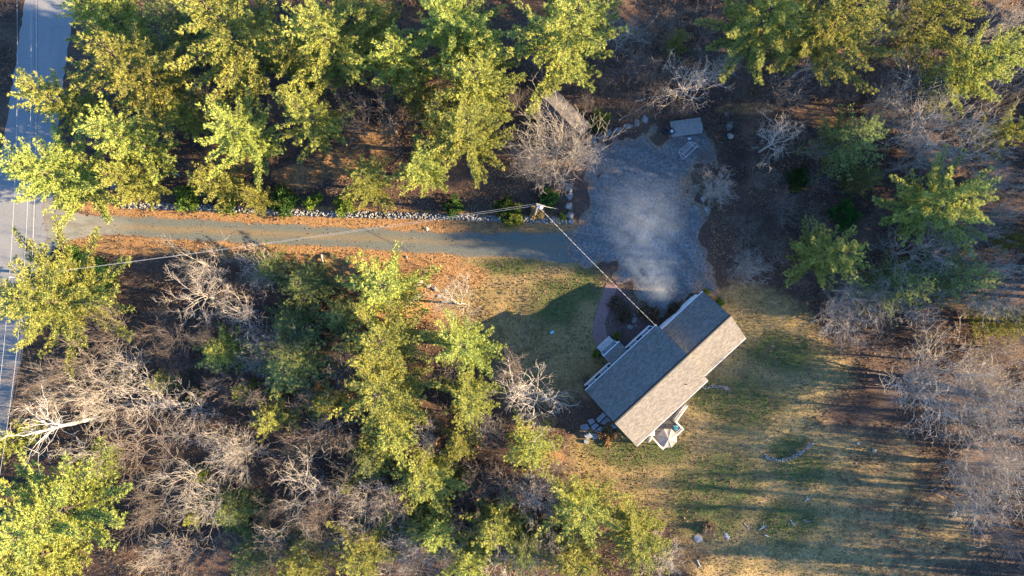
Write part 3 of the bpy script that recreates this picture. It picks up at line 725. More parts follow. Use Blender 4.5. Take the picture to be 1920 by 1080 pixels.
SCRUB = [(1225,60,50),(1320,90,40),(1385,150,44),(1430,200,40),(1520,215,44),(1280,200,36),(1190,205,36),(1420,330,46),(1470,390,50),(1400,420,44),(1530,410,40),(1450,460,44),(1600,660,40),
 (1660,600,46),(1740,620,46),(1690,850,30),(1840,660,44),(1560,130,44),(1330,290,24),(1500,520,44),(1760,570,40),(300,600,40),(270,660,44),(330,690,44),(430,720,40),(230,800,44),(180,880,36),
 (400,790,44),(480,900,46),(560,790,40),(650,960,40),(760,980,40),(860,950,44),(940,890,44),(1040,880,40),(960,960,40),(820,780,36),(1130,150,34),(1100,195,28),(1240,120,36),(1580,60,40),(1740,120,40),
 (1620,440,40),(1650,390,36),(1540,340,40),(590,140,34),(680,200,34),(640,270,30),(310,250,30),(1300,1040,30),(1330,1000,22),(1840,1000,40),(1780,960,34),(1830,820,36),(420,540,36),(560,590,30)]
MARKS = [(130,60,'upper road'),(90,330,'driveway mouth'),(440,78,'largest top left pine'),(838,40,'bright yellow top pine'),(1062,62,'wide top pine'),(1500,35,'merged bright pines'),(1790,80,'corner pine pair'),
 (445,258,'grey green pine'),(590,222,'star shaped pine'),(640,400,'stone wall'),(885,200,'bright pine column'),(1050,232,'grey shed'),(1125,225,'round shrub near the shed'),(1284,241,'flatbed trailer'),(1300,150,'leafless tree above the trailer'),
 (1460,265,'crooked grey tree'),(1611,258,'round soft evergreen'),(1762,225,'dense grey crown'),(1757,388,'wide right hand pine'),(1560,480,'dark bushy evergreen'),(1705,505,'tangled pale tree'),(1592,592,'drooping tree on the side lawn'),
 (1790,728,'large pale tree on the right'),(1872,905,'lower right leaning tree'),(92,572,'bright road pine'),(372,530,'leaning pale pair'),(500,660,'dense thicket crown'),(411,662,'lime thicket pine'),(105,815,'white birch'),
 (88,965,'corner pine'),(440,850,'dense crown right of the birch'),(570,930,'wide lower tree'),(732,700,'central pine column'),(535,692,'dull soft evergreen'),(798,900,'soft lit pine'),(985,742,'leafless tree by the west gable'),
 (993,842,'bank pine'),(1100,960,'bright lawn pine'),(1202,1005,'pine with the dead limb'),(927,985,'narrow bright pine'),(688,1035,'bottom left of middle pine'),(1320,450,'parking area'),(1340,640,'house wing'),(1484,850,'curved stone border'),(1611,832,'white ball'),(1585,402,'dark round shrub')]
USED = set()
def place_words(px, py):
    for d, mx, my, nm in sorted((math.hypot(px-a, py-b), a, b, n) for a, b, n in MARKS):
        dx, dy = px-mx, py-my
        w = ('right of' if dx > 0 else 'left of') if abs(dx) > 2.2*abs(dy) else ('below' if dy > 0 else 'above') if abs(dy) > 2.2*abs(dx) else ('lower ' if dy > 0 else 'upper ')+('right of' if dx > 0 else 'left of')
        k = ('just ' if d < 60 else 'a little ' if d < 110 else 'well ')+w+' the '+nm
        if k not in USED: USED.add(k); return k
for i, (px, py, r) in enumerate(SCRUB):
    tree('scrub', px, py, r, 3.2+1.2*((i*37) % 10)/10, 'leafless brown undergrowth shrub '+place_words(px, py), group='leafless undergrowth shrubs')
FILL = [('brown',310,640,56,8),('bare',230,690,60,9),('bare',180,775,60,10),('brown',400,720,54,8),('bare',150,860,58,11),('bare',390,950,62,9),
 ('brown',500,1040,60,10),('brown',600,980,60,9),('bare',660,1000,54,9),('brown',745,940,52,8),('bare',835,1045,56,9),('brown',870,980,50,8),('bare',950,1060,58,9),('brown',930,920,52,8),('bare',800,820,46,8),
 ('brown',560,740,54,8),('brown',640,700,48,8),('brown',60,720,60,11),('brown',1050,900,46,7),('bare',900,790,46,8),('brown',955,690,46,8),
 ('bare',1680,170,66,11),('bare',1840,290,66,12),('bare',1730,300,60,11),('bare',1655,220,50,10),('bare',1820,440,60,12),('bare',1745,470,60,11),('bare',1650,560,56,9),('bare',1720,570,56,9),('bare',1890,500,60,12),
 ('bare',1840,690,60,9),('bare',1850,800,60,12),('bare',1900,860,60,12),('bare',1840,960,56,11),('bare',1905,560,56,12),('bare',1890,40,60,13),('bare',1700,30,60,13),('bare',1360,120,54,9),('bare',1530,110,56,10),
 ('brown',1230,160,48,8),('bare',1170,60,56,9),('brown',1340,40,56,10),('brown',1520,270,44,7),('brown',1410,250,40,6),('brown',670,230,50,9),('brown',720,165,50,9),('brown',540,200,46,9),('brown',380,190,44,10)]
for k, px, py, r, h in FILL:
    tree(k, px, py, r, h, ('thin pale ' if k == 'bare' else 'thin brown ')+'leafless tree '+place_words(px, py), group='thin leafless trees of the woods')
# woods that go on beyond the frame; the low sun throws their shade into the clearing
rr = random.Random(17)
def outer(n, x0, x1, y0, y1, kinds, where, h=(12, 18)):
    for _ in range(n):
        k = rr.choice(kinds); x = rr.uniform(x0, x1); y = rr.uniform(y0, y1); ht = rr.uniform(*h); rm = rr.uniform(3.2, 4.6) if k != 'tall' else rr.uniform(1.8, 2.6)
        pn = k in ('big', 'mid', 'soft')
        tree(k, 960, 540, rm*F/(H-0.62*ht), ht, ('pine in the woods ' if pn else 'leafless tree in the woods ')+where, base=Vector((x, y, 0)),
             group=('pines' if pn else 'leafless trees')+' beyond the frame')
outer(28, 61, 100, 12, 42, ['tall', 'tall', 'brown', 'mid', 'mid'], 'out of view beyond the upper right', (11, 16))
outer(14, 61, 100, -1, 10, ['bare', 'brown', 'bare', 'brown'], 'out of view beyond the middle right', (8, 12))
outer(14, 60, 70, -2, 12, ['big', 'mid'], 'out of view beyond the middle right', (16.5, 21))
outer(46, 60, 92, -46, -12, ['tall', 'tall', 'tall', 'tall', 'brown'], 'out of view beyond the lower right', (13, 18))
outer(10, -66, -58, -40, 40, ['bare', 'mid'], 'out of view beyond the road')
outer(14, -40, 55, 34, 46, ['mid', 'bare', 'big'], 'out of view beyond the top')
outer(10, -55, 20, -46, -34, ['mid', 'bare', 'brown'], 'out of view beyond the bottom')

# ------------------------------------------------------------------ ground cover that nobody could count
def scatter(n, seed, dens):
    R = np.random.default_rng(seed); x = R.uniform(-62, 62, n*3); y = R.uniform(-36, 36, n*3); X, Y = px_of(x, y)
    d = dens(X, Y); keep = R.random(len(x)) < d
    x = x[keep][:n]; y = y[keep][:n]; return x, y, ground_z(x, y), R
def off_hard(X, Y, margin=2):
    ok = np.ones(X.shape)
    for p in (ROAD, DRIVE, PAD, WALK): ok *= sdf(X, Y, p) > margin
    hs = [(1113,742),(1216,605),(1300,541),(1402,628),(1320,712),(1295,760),(1248,842),(1190,832)]
    return ok*(sdf(X, Y, hs) > 0)
def clumpy(X, Y, s, seed):
    R = np.random.default_rng(seed); v = np.zeros(X.shape)
    for k in range(7):
        a = R.uniform(0, 6.28); f = R.uniform(0.5, 1.6)/s; v += np.sin(f*(X*math.cos(a)+Y*math.sin(a))+R.uniform(0, 6.28))
    return np.clip(0.5+v*0.22, 0, 1)
def woods(X, Y):
    l, n, g = masks(X, Y); return (1-l)*(1-0.8*n)*off_hard(X, Y)
def leaf_quads(x, y, z, R, size, tilt, lift=0.02):
    n = len(x); P = np.stack([x, y, z+lift+R.uniform(0, 0.05, n)], 1)
    a = R.uniform(0, 6.28, n); u = np.stack([np.cos(a), np.sin(a), R.normal(0, tilt, n)], 1); v = np.stack([-np.sin(a), np.cos(a), R.normal(0, tilt, n)], 1)
    s = (size*R.uniform(0.6, 1.3, n))[:, None]
    V = np.stack([P-u*s, P-v*s*0.55, P+u*s, P+v*s*0.55], 1).reshape(-1, 3); return V, np.arange(n*4).reshape(n, 4)
def stuff(name, V, Q, mat, label, cat):
    o = link(bpy.data.objects.new(name, np_mesh(name, V, Q, mat))); return tag(o, label, cat, kind='stuff')
x, y, z, R = scatter(95000, 1, lambda X, Y: np.maximum(woods(X, Y)*clumpy(X, Y, 18, 3), 0.22*masks(X, Y)[0]*clumpy(X, Y, 14, 21)*off_hard(X, Y)))
stuff('leaf_litter', *leaf_quads(x, y, z, R, 0.11, 0.5), M['litter'], 'brown fallen leaves lying all over the forest floor', 'leaves')
def rim(X, Y):
    d = np.full(X.shape, 1e9)
    for p in (DRIVE, PAD): d = np.where(poly_in(X, Y, p), np.minimum(d, poly_dist(X, Y, p)), d)
    return np.where(d < 1e8, np.exp(-d/14)*clumpy(X, Y, 7, 12)+0.02, 0)
x, y, z, R = scatter(14000, 6, rim)
stuff('drive_leaves', *leaf_quads(x, y, z+0.03, R, 0.08, 0.4), M['litter'], 'fallen leaves blown over the rims of driveway and parking area', 'leaves')
x, y, z, R = scatter(26000, 2, lambda X, Y: masks(X, Y)[1]*off_hard(X, Y, -2))
stuff('needle_litter', *leaf_quads(x, y, z, R, 0.075, 0.4), M['needle_litter'], 'orange pine needles and leaves along both driveway verges', 'needles')
x, y, z, R = scatter(60000, 3, lambda X, Y: masks(X, Y)[0]*off_hard(X, Y)*(0.25+0.75*clumpy(X, Y, 10, 8)))
P = np.stack([x, y, z-0.01], 1); V, Q = blades(P, np.tile([0, 0, 1.0], (len(x), 1)), R, 2, 0.13, 0.09, 0.5)
stuff('lawn_grass', V, Q, M['grass'], 'short olive and tan grass of the lawns round the house', 'grass')
x, y, z, R = scatter(2600, 4, lambda X, Y: woods(X, Y)*clumpy(X, Y, 22, 5)**1.5)
k = 16; x = np.repeat(x, k)+R.normal(0, 0.45, len(x)*k); y = np.repeat(y, k)+R.normal(0, 0.45, len(y)*k); z = np.repeat(z, k)
ok = off_hard(*px_of(x, y), 4) > 0.5; x, y, z = x[ok], y[ok], z[ok]
P = np.stack([x, y, z], 1); V, Q = blades(P, np.tile([0, 0, 0.8], (len(x), 1)), R, 2, 0.9, 0.04, 0.6)
stuff('undergrowth', V, Q, M['brush'], 'brown twiggy brush standing all over the forest floor', 'brush')

# ------------------------------------------------------------------ the house
UX = Vector((0.735, 0.678, 0)); NX = Vector((0.678, -0.735, 0))
def HP(u, p, z): return UX*u+NX*p+Vector((0, 0, z))
HB = HP(3.5, 17.4, 0)
def hl(u, p, z): return tuple(HP(u, p, z)-HB)
house = empty('house', HB, 'white gabled house with long grey shingle roof and lower wing', 'house')
def gable(name, u0, u1, p0, p1, ze, zr, zb, mat):
    pr = (p0+p1)/2; sec = [(p0, zb), (p1, zb), (p1, ze), (pr, zr), (p0, ze)]
    vs = [hl(u0, p, z) for p, z in sec]+[hl(u1, p, z) for p, z in sec]
    return MB().add(vs, [(4,3,2,1,0),(5,6,7,8,9)]+[(i,(i+1)%5,5+(i+1)%5,5+i) for i in range(5)]).build(name, mat, house)
def slope(name, u0, u1, pe, ze, pr, zr, th, mat, parent, T=hl):
    d = math.hypot(pr-pe, zr-ze); sg = 1 if pr > pe else -1
    vs = [T(u0,pe,ze),T(u1,pe,ze),T(u1,pr,zr),T(u0,pr,zr),T(u0,pe,ze-th),T(u1,pe,ze-th),T(u1,pr,zr-th),T(u0,pr,zr-th)]
    o = MB().add(vs, [(0,1,2,3),(7,6,5,4),(0,4,5,1),(1,5,6,2),(2,6,7,3),(3,7,4,0)]).build(name, mat, parent)
    uv = o.data.uv_layers.new(name='UVMap'); q = [(u0,0),(u1,0),(u1,d),(u0,d)]*2
    for l in o.data.loops: uv.data[l.index].uv = q[l.vertex_index]
    return o
# main block: eaves 4.6 m, ridge 6.95 m
RP, RZ = 17.43, 6.95
MB().box((-1.42,13.62,-0.3),(8.5,21.2,0.42),hl).build('foundation', M['concrete'], house)
gable('wall', -1.45, 8.5, 13.58, 21.25, 4.55, 6.72, 0.42, M['siding'])
slope('roof_slope', -1.68, 8.72, 13.38, 4.62, RP, RZ, 0.16, M['shingle'], house)
slope('roof_slope', -1.68, 8.72, 21.46, 4.62, RP, RZ, 0.16, M['shingle'], house)
MB().add([hl(-1.69,RP-0.16,RZ-0.055),hl(8.73,RP-0.16,RZ-0.055),hl(8.73,RP,RZ+0.035),hl(-1.69,RP,RZ+0.035),hl(-1.69,RP+0.16,RZ-0.055),hl(8.73,RP+0.16,RZ-0.055)],
         [(0,1,2,3),(3,2,5,4)]).build('ridge_cap', M['black'], house)
MB().box((-1.66,13.30,4.42),(8.70,13.375,4.56),hl).build('gutter', M['white'], house)
MB().box((-1.66,21.465,4.42),(8.70,21.54,4.56),hl).build('gutter', M['white'], house)
for u in (-1.66, 8.66):
    for pe in (13.40, 21.44):
        b = MB(); vs = [hl(u,pe,4.22),hl(u,RP,6.55),hl(u,RP,6.775),hl(u,pe,4.445)]; vs += [hl(u+0.03,pe,4.22),hl(u+0.03,RP,6.55),hl(u+0.03,RP,6.775),hl(u+0.03,pe,4.445)]
        b.add(vs, [(0,1,2,3),(7,6,5,4),(0,4,5,1),(1,5,6,2),(2,6,7,3),(3,7,4,0)]).build('rake_board', M['white'], house)
# clapboard lines on the front
for k in range(18):
    zz = 0.55+0.2*k
    if zz < 4.1: MB().box((-1.44,13.566,zz),(8.49,13.585,zz+0.02),hl).build('siding_lap', M['siding'], house)
def window(uc, pw, zc, w=0.84, h=1.45, out=-1, shutters=True, par=None):
    par = par or house; e = 0.03*out; p0, p1 = sorted((pw, pw+2.0*e)); q0, q1 = sorted((pw+2.0*e, pw+2.6*e)); s0, s1 = sorted((pw, pw+1.7*e))
    f = MB()
    f.box((uc-w/2-0.07,p0,zc-h/2-0.07),(uc+w/2+0.07,p1,zc-h/2),hl); f.box((uc-w/2-0.07,p0,zc+h/2),(uc+w/2+0.07,p1,zc+h/2+0.07),hl)
    f.box((uc-w/2-0.07,p0,zc-h/2),(uc-w/2,p1,zc+h/2),hl); f.box((uc+w/2,p0,zc-h/2),(uc+w/2+0.07,p1,zc+h/2),hl)
    f.box((uc-w/2,s0,zc-0.03),(uc+w/2,s1,zc+0.03),hl)
    win = f.build('window', M['white'], par)
    g0, g1 = sorted((pw+0.2*e, pw+0.9*e))
    MB().box((uc-w/2,g0,zc-h/2),(uc+w/2,g1,zc+h/2),hl).build('pane', M['glass'], win)
    sl0, sl1 = sorted((pw, pw+3.4*e)); MB().box((uc-w/2-0.1,sl0,zc-h/2-0.13),(uc+w/2+0.1,sl1,zc-h/2-0.075),hl).build('sill', M['white'], win)
    if shutters:
        for s in (-1, 1):
            c = uc+s*(w/2+0.07+0.24); b = MB().box((c-0.20,s0,zc-h/2-0.03),(c+0.20,s1,zc+h/2+0.03),hl)
            for k in range(9): b.box((c-0.16,min(s0,s1)+(-0.012 if out<0 else 0.012)*1.0,zc-h/2+0.05+k*0.155),(c+0.16,max(s0,s1)+(0.0 if out<0 else 0.012),zc-h/2+0.15+k*0.155),hl)
            b.build('shutter', M['dark_paint'], par)
for uc in (-0.55, 1.30, 5.66, 7.48): window(uc, 13.58, 2.45)
for uc in (-0.3, 6.9): window(uc, 21.25, 2.6, 1.1, 1.2, 1, False)
# sliding door to the deck
d = MB().box((2.2,21.25,1.05),(4.1,21.30,3.1),hl).build('sliding_door', M['white'], house)
for a in (2.28, 3.2): MB().box((a,21.303,1.13),(a+0.82,21.31,3.02),hl).build('pane', M['glass'], d)
# entry: porch roof, posts, landing, steps, door
slope('porch_roof', 2.26, 4.66, 12.22, 3.30, 13.56, 3.75, 0.12, M['shingle'], house)
MB().box((2.24,12.14,3.16),(4.68,12.215,3.31),hl).build('fascia', M['white'], house)
for u in (2.42, 4.50): MB().box((u-0.07,12.30,0.86),(u+0.07,12.44,3.16),hl).build('porch_post', M['white'], house)
MB().box((2.35,12.16,-0.1),(4.57,13.55,0.84),hl).build('landing', M['slate'], house)
for k, (p0, p1, z1) in enumerate([(11.45,11.86,0.22),(11.865,12.005,0.44),(12.01,12.155,0.64)]):
    MB().box((2.5,p0,-0.1),(4.42,p1,z1),hl).build('step', M['concrete'], house, bevel=0.015)
fd = MB().box((2.95,13.52,0.86),(3.95,13.575,2.95),hl).build('front_door', M['dark_paint'], house)
MB().tube(hl(3.82,13.50,1.85), hl(3.82,13.46,1.85), 0.035).build('door_knob', M['metal'], fd)
# wing: eaves 3.6 m, ridge 5.7 m
WP, WZ = 17.74, 5.70
MB().box((8.51,14.62,-0.3),(14.7,20.9,0.3),hl).build('foundation', M['concrete'], house)
gable('wall', 8.505, 14.72, 14.58, 20.95, 3.55, 5.45, 0.3, M['siding'])
slope('roof_slope', 8.525, 14.97, 14.33, 3.60, WP, WZ, 0.15, M['shingle'], house)
slope('roof_slope', 8.525, 14.97, 21.15, 3.60, WP, WZ, 0.15, M['shingle'], house)
MB().add([hl(8.53,WP-0.15,WZ-0.05),hl(14.98,WP-0.15,WZ-0.05),hl(14.98,WP,WZ+0.035),hl(8.53,WP,WZ+0.035),hl(8.53,WP+0.15,WZ-0.05),hl(14.98,WP+0.15,WZ-0.05)],
         [(0,1,2,3),(3,2,5,4)]).build('ridge_cap', M['black'], house)
MB().box((8.75,14.24,3.42),(14.95,14.32,3.55),hl).build('gutter', M['white'], house)
MB().box((8.75,21.16,3.42),(14.95,21.23,3.55),hl).build('gutter', M['white'], house)
for pe in (14.35, 21.13):
    u = 14.92; vs = [hl(u,pe,3.22),hl(u,WP,5.32),hl(u,WP,5.535),hl(u,pe,3.435)]; vs += [hl(u+0.03,pe,3.22),hl(u+0.03,WP,5.32),hl(u+0.03,WP,5.535),hl(u+0.03,pe,3.435)]
    MB().add(vs, [(0,1,2,3),(7,6,5,4),(0,4,5,1),(1,5,6,2),(2,6,7,3),(3,7,4,0)]).build('rake_board', M['white'], house)
for uc in (10.2, 13.1):
    g = MB().box((uc-1.25,14.53,0.05),(uc+1.25,14.575,2.35),hl).build('garage_door', M['white'], house)
    for r_ in range(4):
        for c_ in range(4):
            a = uc-1.18+c_*0.6; MB().box((a,14.515,0.12+r_*0.57),(a+0.54,14.529,0.60+r_*0.57),hl).build('panel', M['siding'], g)
for u in (9.0, 11.65, 14.4):
    MB().box((u-0.09,14.40,2.55),(u+0.09,14.575,2.85),hl).build('wall_lamp', M['white'], house)
# vent and pipe on the sunny slope
c = at(1286, 720, 5.3); vp = Vector((c.x, c.y, 5.25)); lv = vp-HB
MB().tube(lv, lv+Vector((0,0,0.42)), 0.06, n=10).build('vent_pipe', M['black'], house)

# ------------------------------------------------------------------ deck, parasol, chair
dk = empty('deck', HP(4.6, 22.4, 0), 'small wooden deck with white railing behind the house', 'deck'); DB = dk.location.copy()
dp = [at(1219,816,1.0), at(1239.5,837.5,1.0), at(1276.5,801.5,1.0), at(1262.5,787.5,1.0)]
inner = [HP(6.2, 21.3, 1.0), HP(1.05, 21.3, 1.0)]
loop = [at(1218.5,815.5,1.0), at(1239,838,1.0), at(1266,811.5,1.0), at(1277,801.6,1.0), at(1263.5,787.5,1.0), at(1284,759,1.0)]
poly = [(v.x-DB.x, v.y-DB.y) for v in [HP(1.15,21.33,0)]+loop+[HP(7.4,21.33,0)]]
MB().prism(poly, 0.80, 1.0).build('deck_floor', M['deck_wood'], dk)
# boards over the floor
bmx = bmesh.new()
P2 = poly
def clip_board(p0, p1):
    """one board between two distances from the house, cut to the outline of the deck"""
    me = bmesh.new(); vs = [me.verts.new((x, y, 0)) for x, y in P2]; me.faces.new(vs)
    for d_, inner_ in ((p0, False), (p1, True)):
        co = HP(0, d_, 0)-Vector((DB.x, DB.y, 0)); co.z = 0
        bmesh.ops.bisect_plane(me, geom=me.verts[:]+me.edges[:]+me.faces[:], plane_co=co, plane_no=NX, clear_outer=inner_, clear_inner=not inner_)
    out = [[(v.co.x, v.co.y) for v in f.verts] for f in me.faces]; me.free(); return out
p = 21.36
while p < 24.6:
    for q in clip_board(p, p+0.26):
        if len(q) >= 3: MB().prism(q, 1.003, 1.03).build('deck_board', M['deck_wood'], dk)
    p += 0.275
def rel(v): return Vector((v.x-DB.x, v.y-DB.y, v.z))
rl = [Vector((v.x, v.y, 0)) for v in loop]
pts = [rel(v) for v in rl]
for i in range(len(pts)-1):
    a, b_ = pts[i], pts[i+1]
    if i in (1,): pass
    up = Vector((0,0,1)); 
    MB().bar(a+up*1.98, b_+up*1.98, 0.15, 0.07).build('top_rail', M['white'], dk)
    MB().bar(a+up*1.15, b_+up*1.15, 0.07, 0.06).build('bottom_rail', M['white'], dk)
    n = max(2, int((b_-a).length/0.14)); bl = MB()
    for k in range(1, n):
        q = a+(b_-a)*k/n; bl.box((q.x-0.02,q.y-0.02,1.18),(q.x+0.02,q.y+0.02,1.945))
    bl.build('balusters', M['white'], dk)
for q in pts:
    MB().box((q.x-0.06,q.y-0.06,0.0),(q.x+0.06,q.y+0.06,2.06)).build('post', M['white'], dk)
q = rel(at(1224, 813.5, 2.0)); MB().box((q.x-0.27,q.y-0.27,1.035),(q.x+0.27,q.y+0.27,1.72)).build('planter_box', M['white'], dk, bevel=0.03)

uc = at(1252.8, 822.8, 3.3); um = empty('patio_umbrella', (uc.x, uc.y, 1.03), 'open cream octagonal patio umbrella on the deck', 'umbrella')
MB().tube((0,0,0.06),(0,0,2.5),0.03).build('pole', M['wood'], um)
MB().lathe([(0.0,0.0),(0.27,0.0),(0.27,0.05),(0.06,0.09),(0.0,0.09)]).build('base', M['concrete'], um)
MB().lathe([(0.0,0.16),(0.03,0.14),(0.05,0.08),(0.03,0.02),(0.0,0.0)], (0,0,2.45), 10).build('finial', M['white'], um, True)
for k in range(8):
    a0 = math.radians(22.5+k*45); a1 = a0+math.radians(45); rr_ = 1.10; vs = []; fs = []; N = 5
    for i in range(N+1):
        t = i/N
        for j in range(N+1):
            s = j/N; e = Vector((math.cos(a0)*(1-s)+math.cos(a1)*s, math.sin(a0)*(1-s)+math.sin(a1)*s))*rr_*t
            sag = -0.06*math.sin(math.pi*s)*t-0.03*math.sin(math.pi*t)
            vs.append((e.x, e.y, 2.48-0.52*t+sag+0.03*t*t))
    for i in range(N):
        for j in range(N): b0 = i*(N+1)+j; fs.append((b0, b0+N+1, b0+N+2, b0+1))
    MB().add(vs, fs).build('canopy_panel', M['canvas'], um)
    v0 = Vector((math.cos(a0)*rr_, math.sin(a0)*rr_, 1.975)); MB().tube((0,0,2.44), v0, 0.012, n=5).build('rib', M['wood'], um)
ch = empty('deck_chair', at(1265.2, 800.8, 1.03), 'teal cushioned chair in the corner of the deck railing', 'chair', rz=0.05)
MB().box((-0.27,-0.25,0.36),(0.27,0.25,0.47)).build('seat', M['teal'], ch, bevel=0.03)
MB().box((-0.27,0.22,0.48),(0.27,0.31,0.80)).build('backrest', M['teal'], ch, bevel=0.03)
for sx in (-1, 1):
    for sy in (-1, 1): MB().box((sx*0.25-0.025,sy*0.22-0.025,0),(sx*0.25+0.025,sy*0.22+0.025,0.355)).build('leg', M['dark_paint'], ch)
    MB().box((sx*0.30-0.03,-0.25,0.58),(sx*0.30+0.03,0.2,0.62)).build('armrest', M['dark_paint'], ch)
    MB().box((sx*0.30-0.02,-0.24,0.0),(sx*0.30+0.02,-0.2,0.577)).build('arm_support', M['dark_paint'], ch)

# ------------------------------------------------------------------ stones
def rock_mesh(name, seed, mat, flat=0.6):
    R = random.Random(seed); bm = bmesh.new(); bmesh.ops.create_icosphere(bm, subdivisions=2, radius=1.0)
    pl = [(Vector((R.uniform(-1,1), R.uniform(-1,1), R.uniform(-0.3,1))).normalized(), R.uniform(0.62,0.9)) for _ in range(7)]
    for v in bm.verts:
        d = v.co.normalized(); r = 1.0+0.10*math.sin(5*d.x+seed)+0.08*math.sin(6*d.y+2*seed)
        for n, h in pl:
            k = d.dot(n)
            if k > 1e-3: r = min(r, h/k)
        v.co = d*r; v.co.z *= flat
    me = bpy.data.meshes.new(name); bm.to_mesh(me); bm.free(); me.materials.append(mat); return me
ROCK = [rock_mesh('rock', 300+i, M['stone'], (0.55,0.75,0.6,0.5)[i % 4]) for i in range(4)]
PALE = [rock_mesh('pale_rock', 320+i, M['stone_pale'], 0.6) for i in range(2)]
SLAB = [rock_mesh('slab_rock', 340+i, M['slate'], 0.22) for i in range(2)]
krn = random.Random(9)
def rock(px, py, rx, ry, label, ms=ROCK, rot=None, group='boulders and field stones', name='boulder', sink=0.35, hz=None):
    p = at(px, py, 0); m = krn.choice(ms); o = bpy.data.objects.new(name, m); link(o)
    s = F/H; o.scale = (rx/s, ry/s, hz or min(rx, ry)/s); o.rotation_euler = (0, 0, krn.uniform(0, 6.28) if rot is None else rot)
    zt = max(v.co.z for v in m.vertices)*o.scale[2]
    o.location = (p.x, p.y, gz(p)+zt*(1-2*sink)*0.5 if sink else gz(p)+zt); return tag(o, label, 'rock', group)
for a in [(785,529,9,7,'pale pointed boulder on the orange needles left of the lone leafless tree',PALE),
          (804,535,6,5,'small stone right of the pale pointed boulder'),(814,541,7,5,'stone at the foot of the lone leafless tree'),(822,556,5,5,'lowest stone at the foot of the lone leafless tree'),
          (800,429,6,4,'pale stone on the upper edge of the driveway',PALE),(762,482,3,3,'lone dark stone on the lower driveway verge'),
          (1113,263,9,7,'boulder at the top left corner of the parking area'),(1126,256,7,6,'second boulder from the top left corner of the parking area'),
          (1141,249,9,6,'third boulder along the top of the parking area'),(1158,243,10,6,'fourth boulder along the top of the parking area'),
          (1178,237,9,6,'stone of the ledge above the parking area, under the shrub gap'),(1194,230,9,6,'ledge stone above the parking area, left of the last'),(1209,224,9,6,'last ledge stone up the bank above the parking area'),
          (1368,236,7,11,'tall grey boulder right of the trailer'),(1369,255,7,7,'tan boulder below the tall grey one right of the trailer',PALE),(1363,215,6,5,'bluish stone above the tall grey boulder right of the trailer'),
          (1352,330,6,5,'stone at the right rim of the parking area under the low leafless tree'),(1330,352,7,5,'stone at the right rim of the parking area'),(1318,372,6,6,'lower stone at the right rim of the parking area'),(1326,392,7,6,'lowest stone at the right rim of the parking area'),
          (1391,431,4,3,'small white stone in the leaves right of the parking area',PALE),
          (1190,600,7,5,'bluish stone among the bare shrubs of the front bed'),(1181,614,6,5,'stone in the front bed near the porch'),(1192,611,3,3,'little round stone between the two in the front bed'),
          (1217,824,8,5,'pale grey stone between the house and the deck railing',PALE),
          (1308,1010,12,8,'flat bluish stone at the left edge of the lower back lawn',SLAB),(1362,1004,9,5,'smaller flat bluish stone at the left edge of the lower back lawn',SLAB),
          (215,348,15,8,'grey boulder under the pine at the start of the stone wall'),(1115,325,3.5,2.5,'lone pebble beside the black dog'),
          (1640,845,5,4,'stone on the lower lawn near the white ball')]:
    rock(*a[:5], **({'ms': a[5]} if len(a) > 5 else {}))
# dry stone wall along the driveway: its stones are too small to tell apart
def stone_run(name, line, n, width, size, height, label, cat, mats, seed, parent=None):
    R = random.Random(seed); V = []; Q = []; off = 0
    pts = [at(*p) for p in line]; L = [0]
    for i in range(len(pts)-1): L.append(L[-1]+(pts[i+1]-pts[i]).length)
    mid = (pts[0]+pts[-1])/2
    base = [rock_mesh('s', seed+k, None, 0.75) if False else None for k in range(1)]
    ico = bmesh.new(); bmesh.ops.create_icosphere(ico, subdivisions=1, radius=1.0)
    bv = np.array([v.co[:] for v in ico.verts]); bf = np.array([[v.index for v in f.verts] for f in ico.faces]); ico.free()
    for k in range(n):
        s = R.uniform(0, L[-1]); i = max(j for j in range(len(L)-1) if L[j] <= s); t = (s-L[i])/(L[i+1]-L[i]); d = (pts[i+1]-pts[i]).normalized()
        c = pts[i]+(pts[i+1]-pts[i])*t; q = R.uniform(-1, 1); sd_ = Vector((-d.y, d.x, 0)); lvl = R.random()**1.0
        p = c+sd_*q*width*0.5*(1-0.35*lvl)+Vector((0, 0, height*lvl*(1-0.35*abs(q))))
        sc = np.array([size*R.uniform(0.6, 1.35), size*R.uniform(0.5, 1.0), size*R.uniform(0.4, 0.75)])
        vv = bv*(1+np.array([[R.uniform(-0.22, 0.22)] for _ in range(len(bv))]))*sc; a = R.uniform(0, 6.28); ca, sa = math.cos(a), math.sin(a)
        vv = np.stack([vv[:, 0]*ca-vv[:, 1]*sa, vv[:, 0]*sa+vv[:, 1]*ca, vv[:, 2]], 1)+np.array(p-mid); V.append(vv); Q.append(bf+off); off += len(bv)
    o = empty(name, mid, label, cat)
    s = link(bpy.data.objects.new('stones', np_mesh('stones', np.concatenate(V), np.concatenate(Q), mats)), o); s['kind'] = 'stuff'
    return o
def wall_stone():
    m, nt, b = newmat('wall_stone'); g = nd(nt, 'ShaderNodeNewGeometry'); n = noise(nt, pos(nt), 5, 4)
    c = ramp(nt, g.outputs['Random Per Island'], [(0, (0.076,0.073,0.071)), (0.5, (0.162,0.156,0.147)), (1, (0.271,0.260,0.238))])
    nt.links.new(mix(nt, mth(nt, 'MULTIPLY', n, 0.6), c, (0.109,0.103,0.093)), b.inputs['Base Color']); bump(nt, b, n, 0.4, 0.04); return m
WS = wall_stone()
stone_run('stone_wall', [(228,384),(400,390),(520,397),(640,402),(800,405),(900,409),(1000,412),(1062,414)], 2300, 0.75, 0.145, 0.5, 'long low dry stone wall along the upper side of the driveway', 'wall', WS, 41)
stone_run('stone_border', [(1433,851),(1440,858),(1455,862),(1475,862),(1492,855),(1508,842),(1524,829)], 150, 0.42, 0.11, 0.18, 'curved border of small stones on the back lawn', 'stone border', WS, 43)
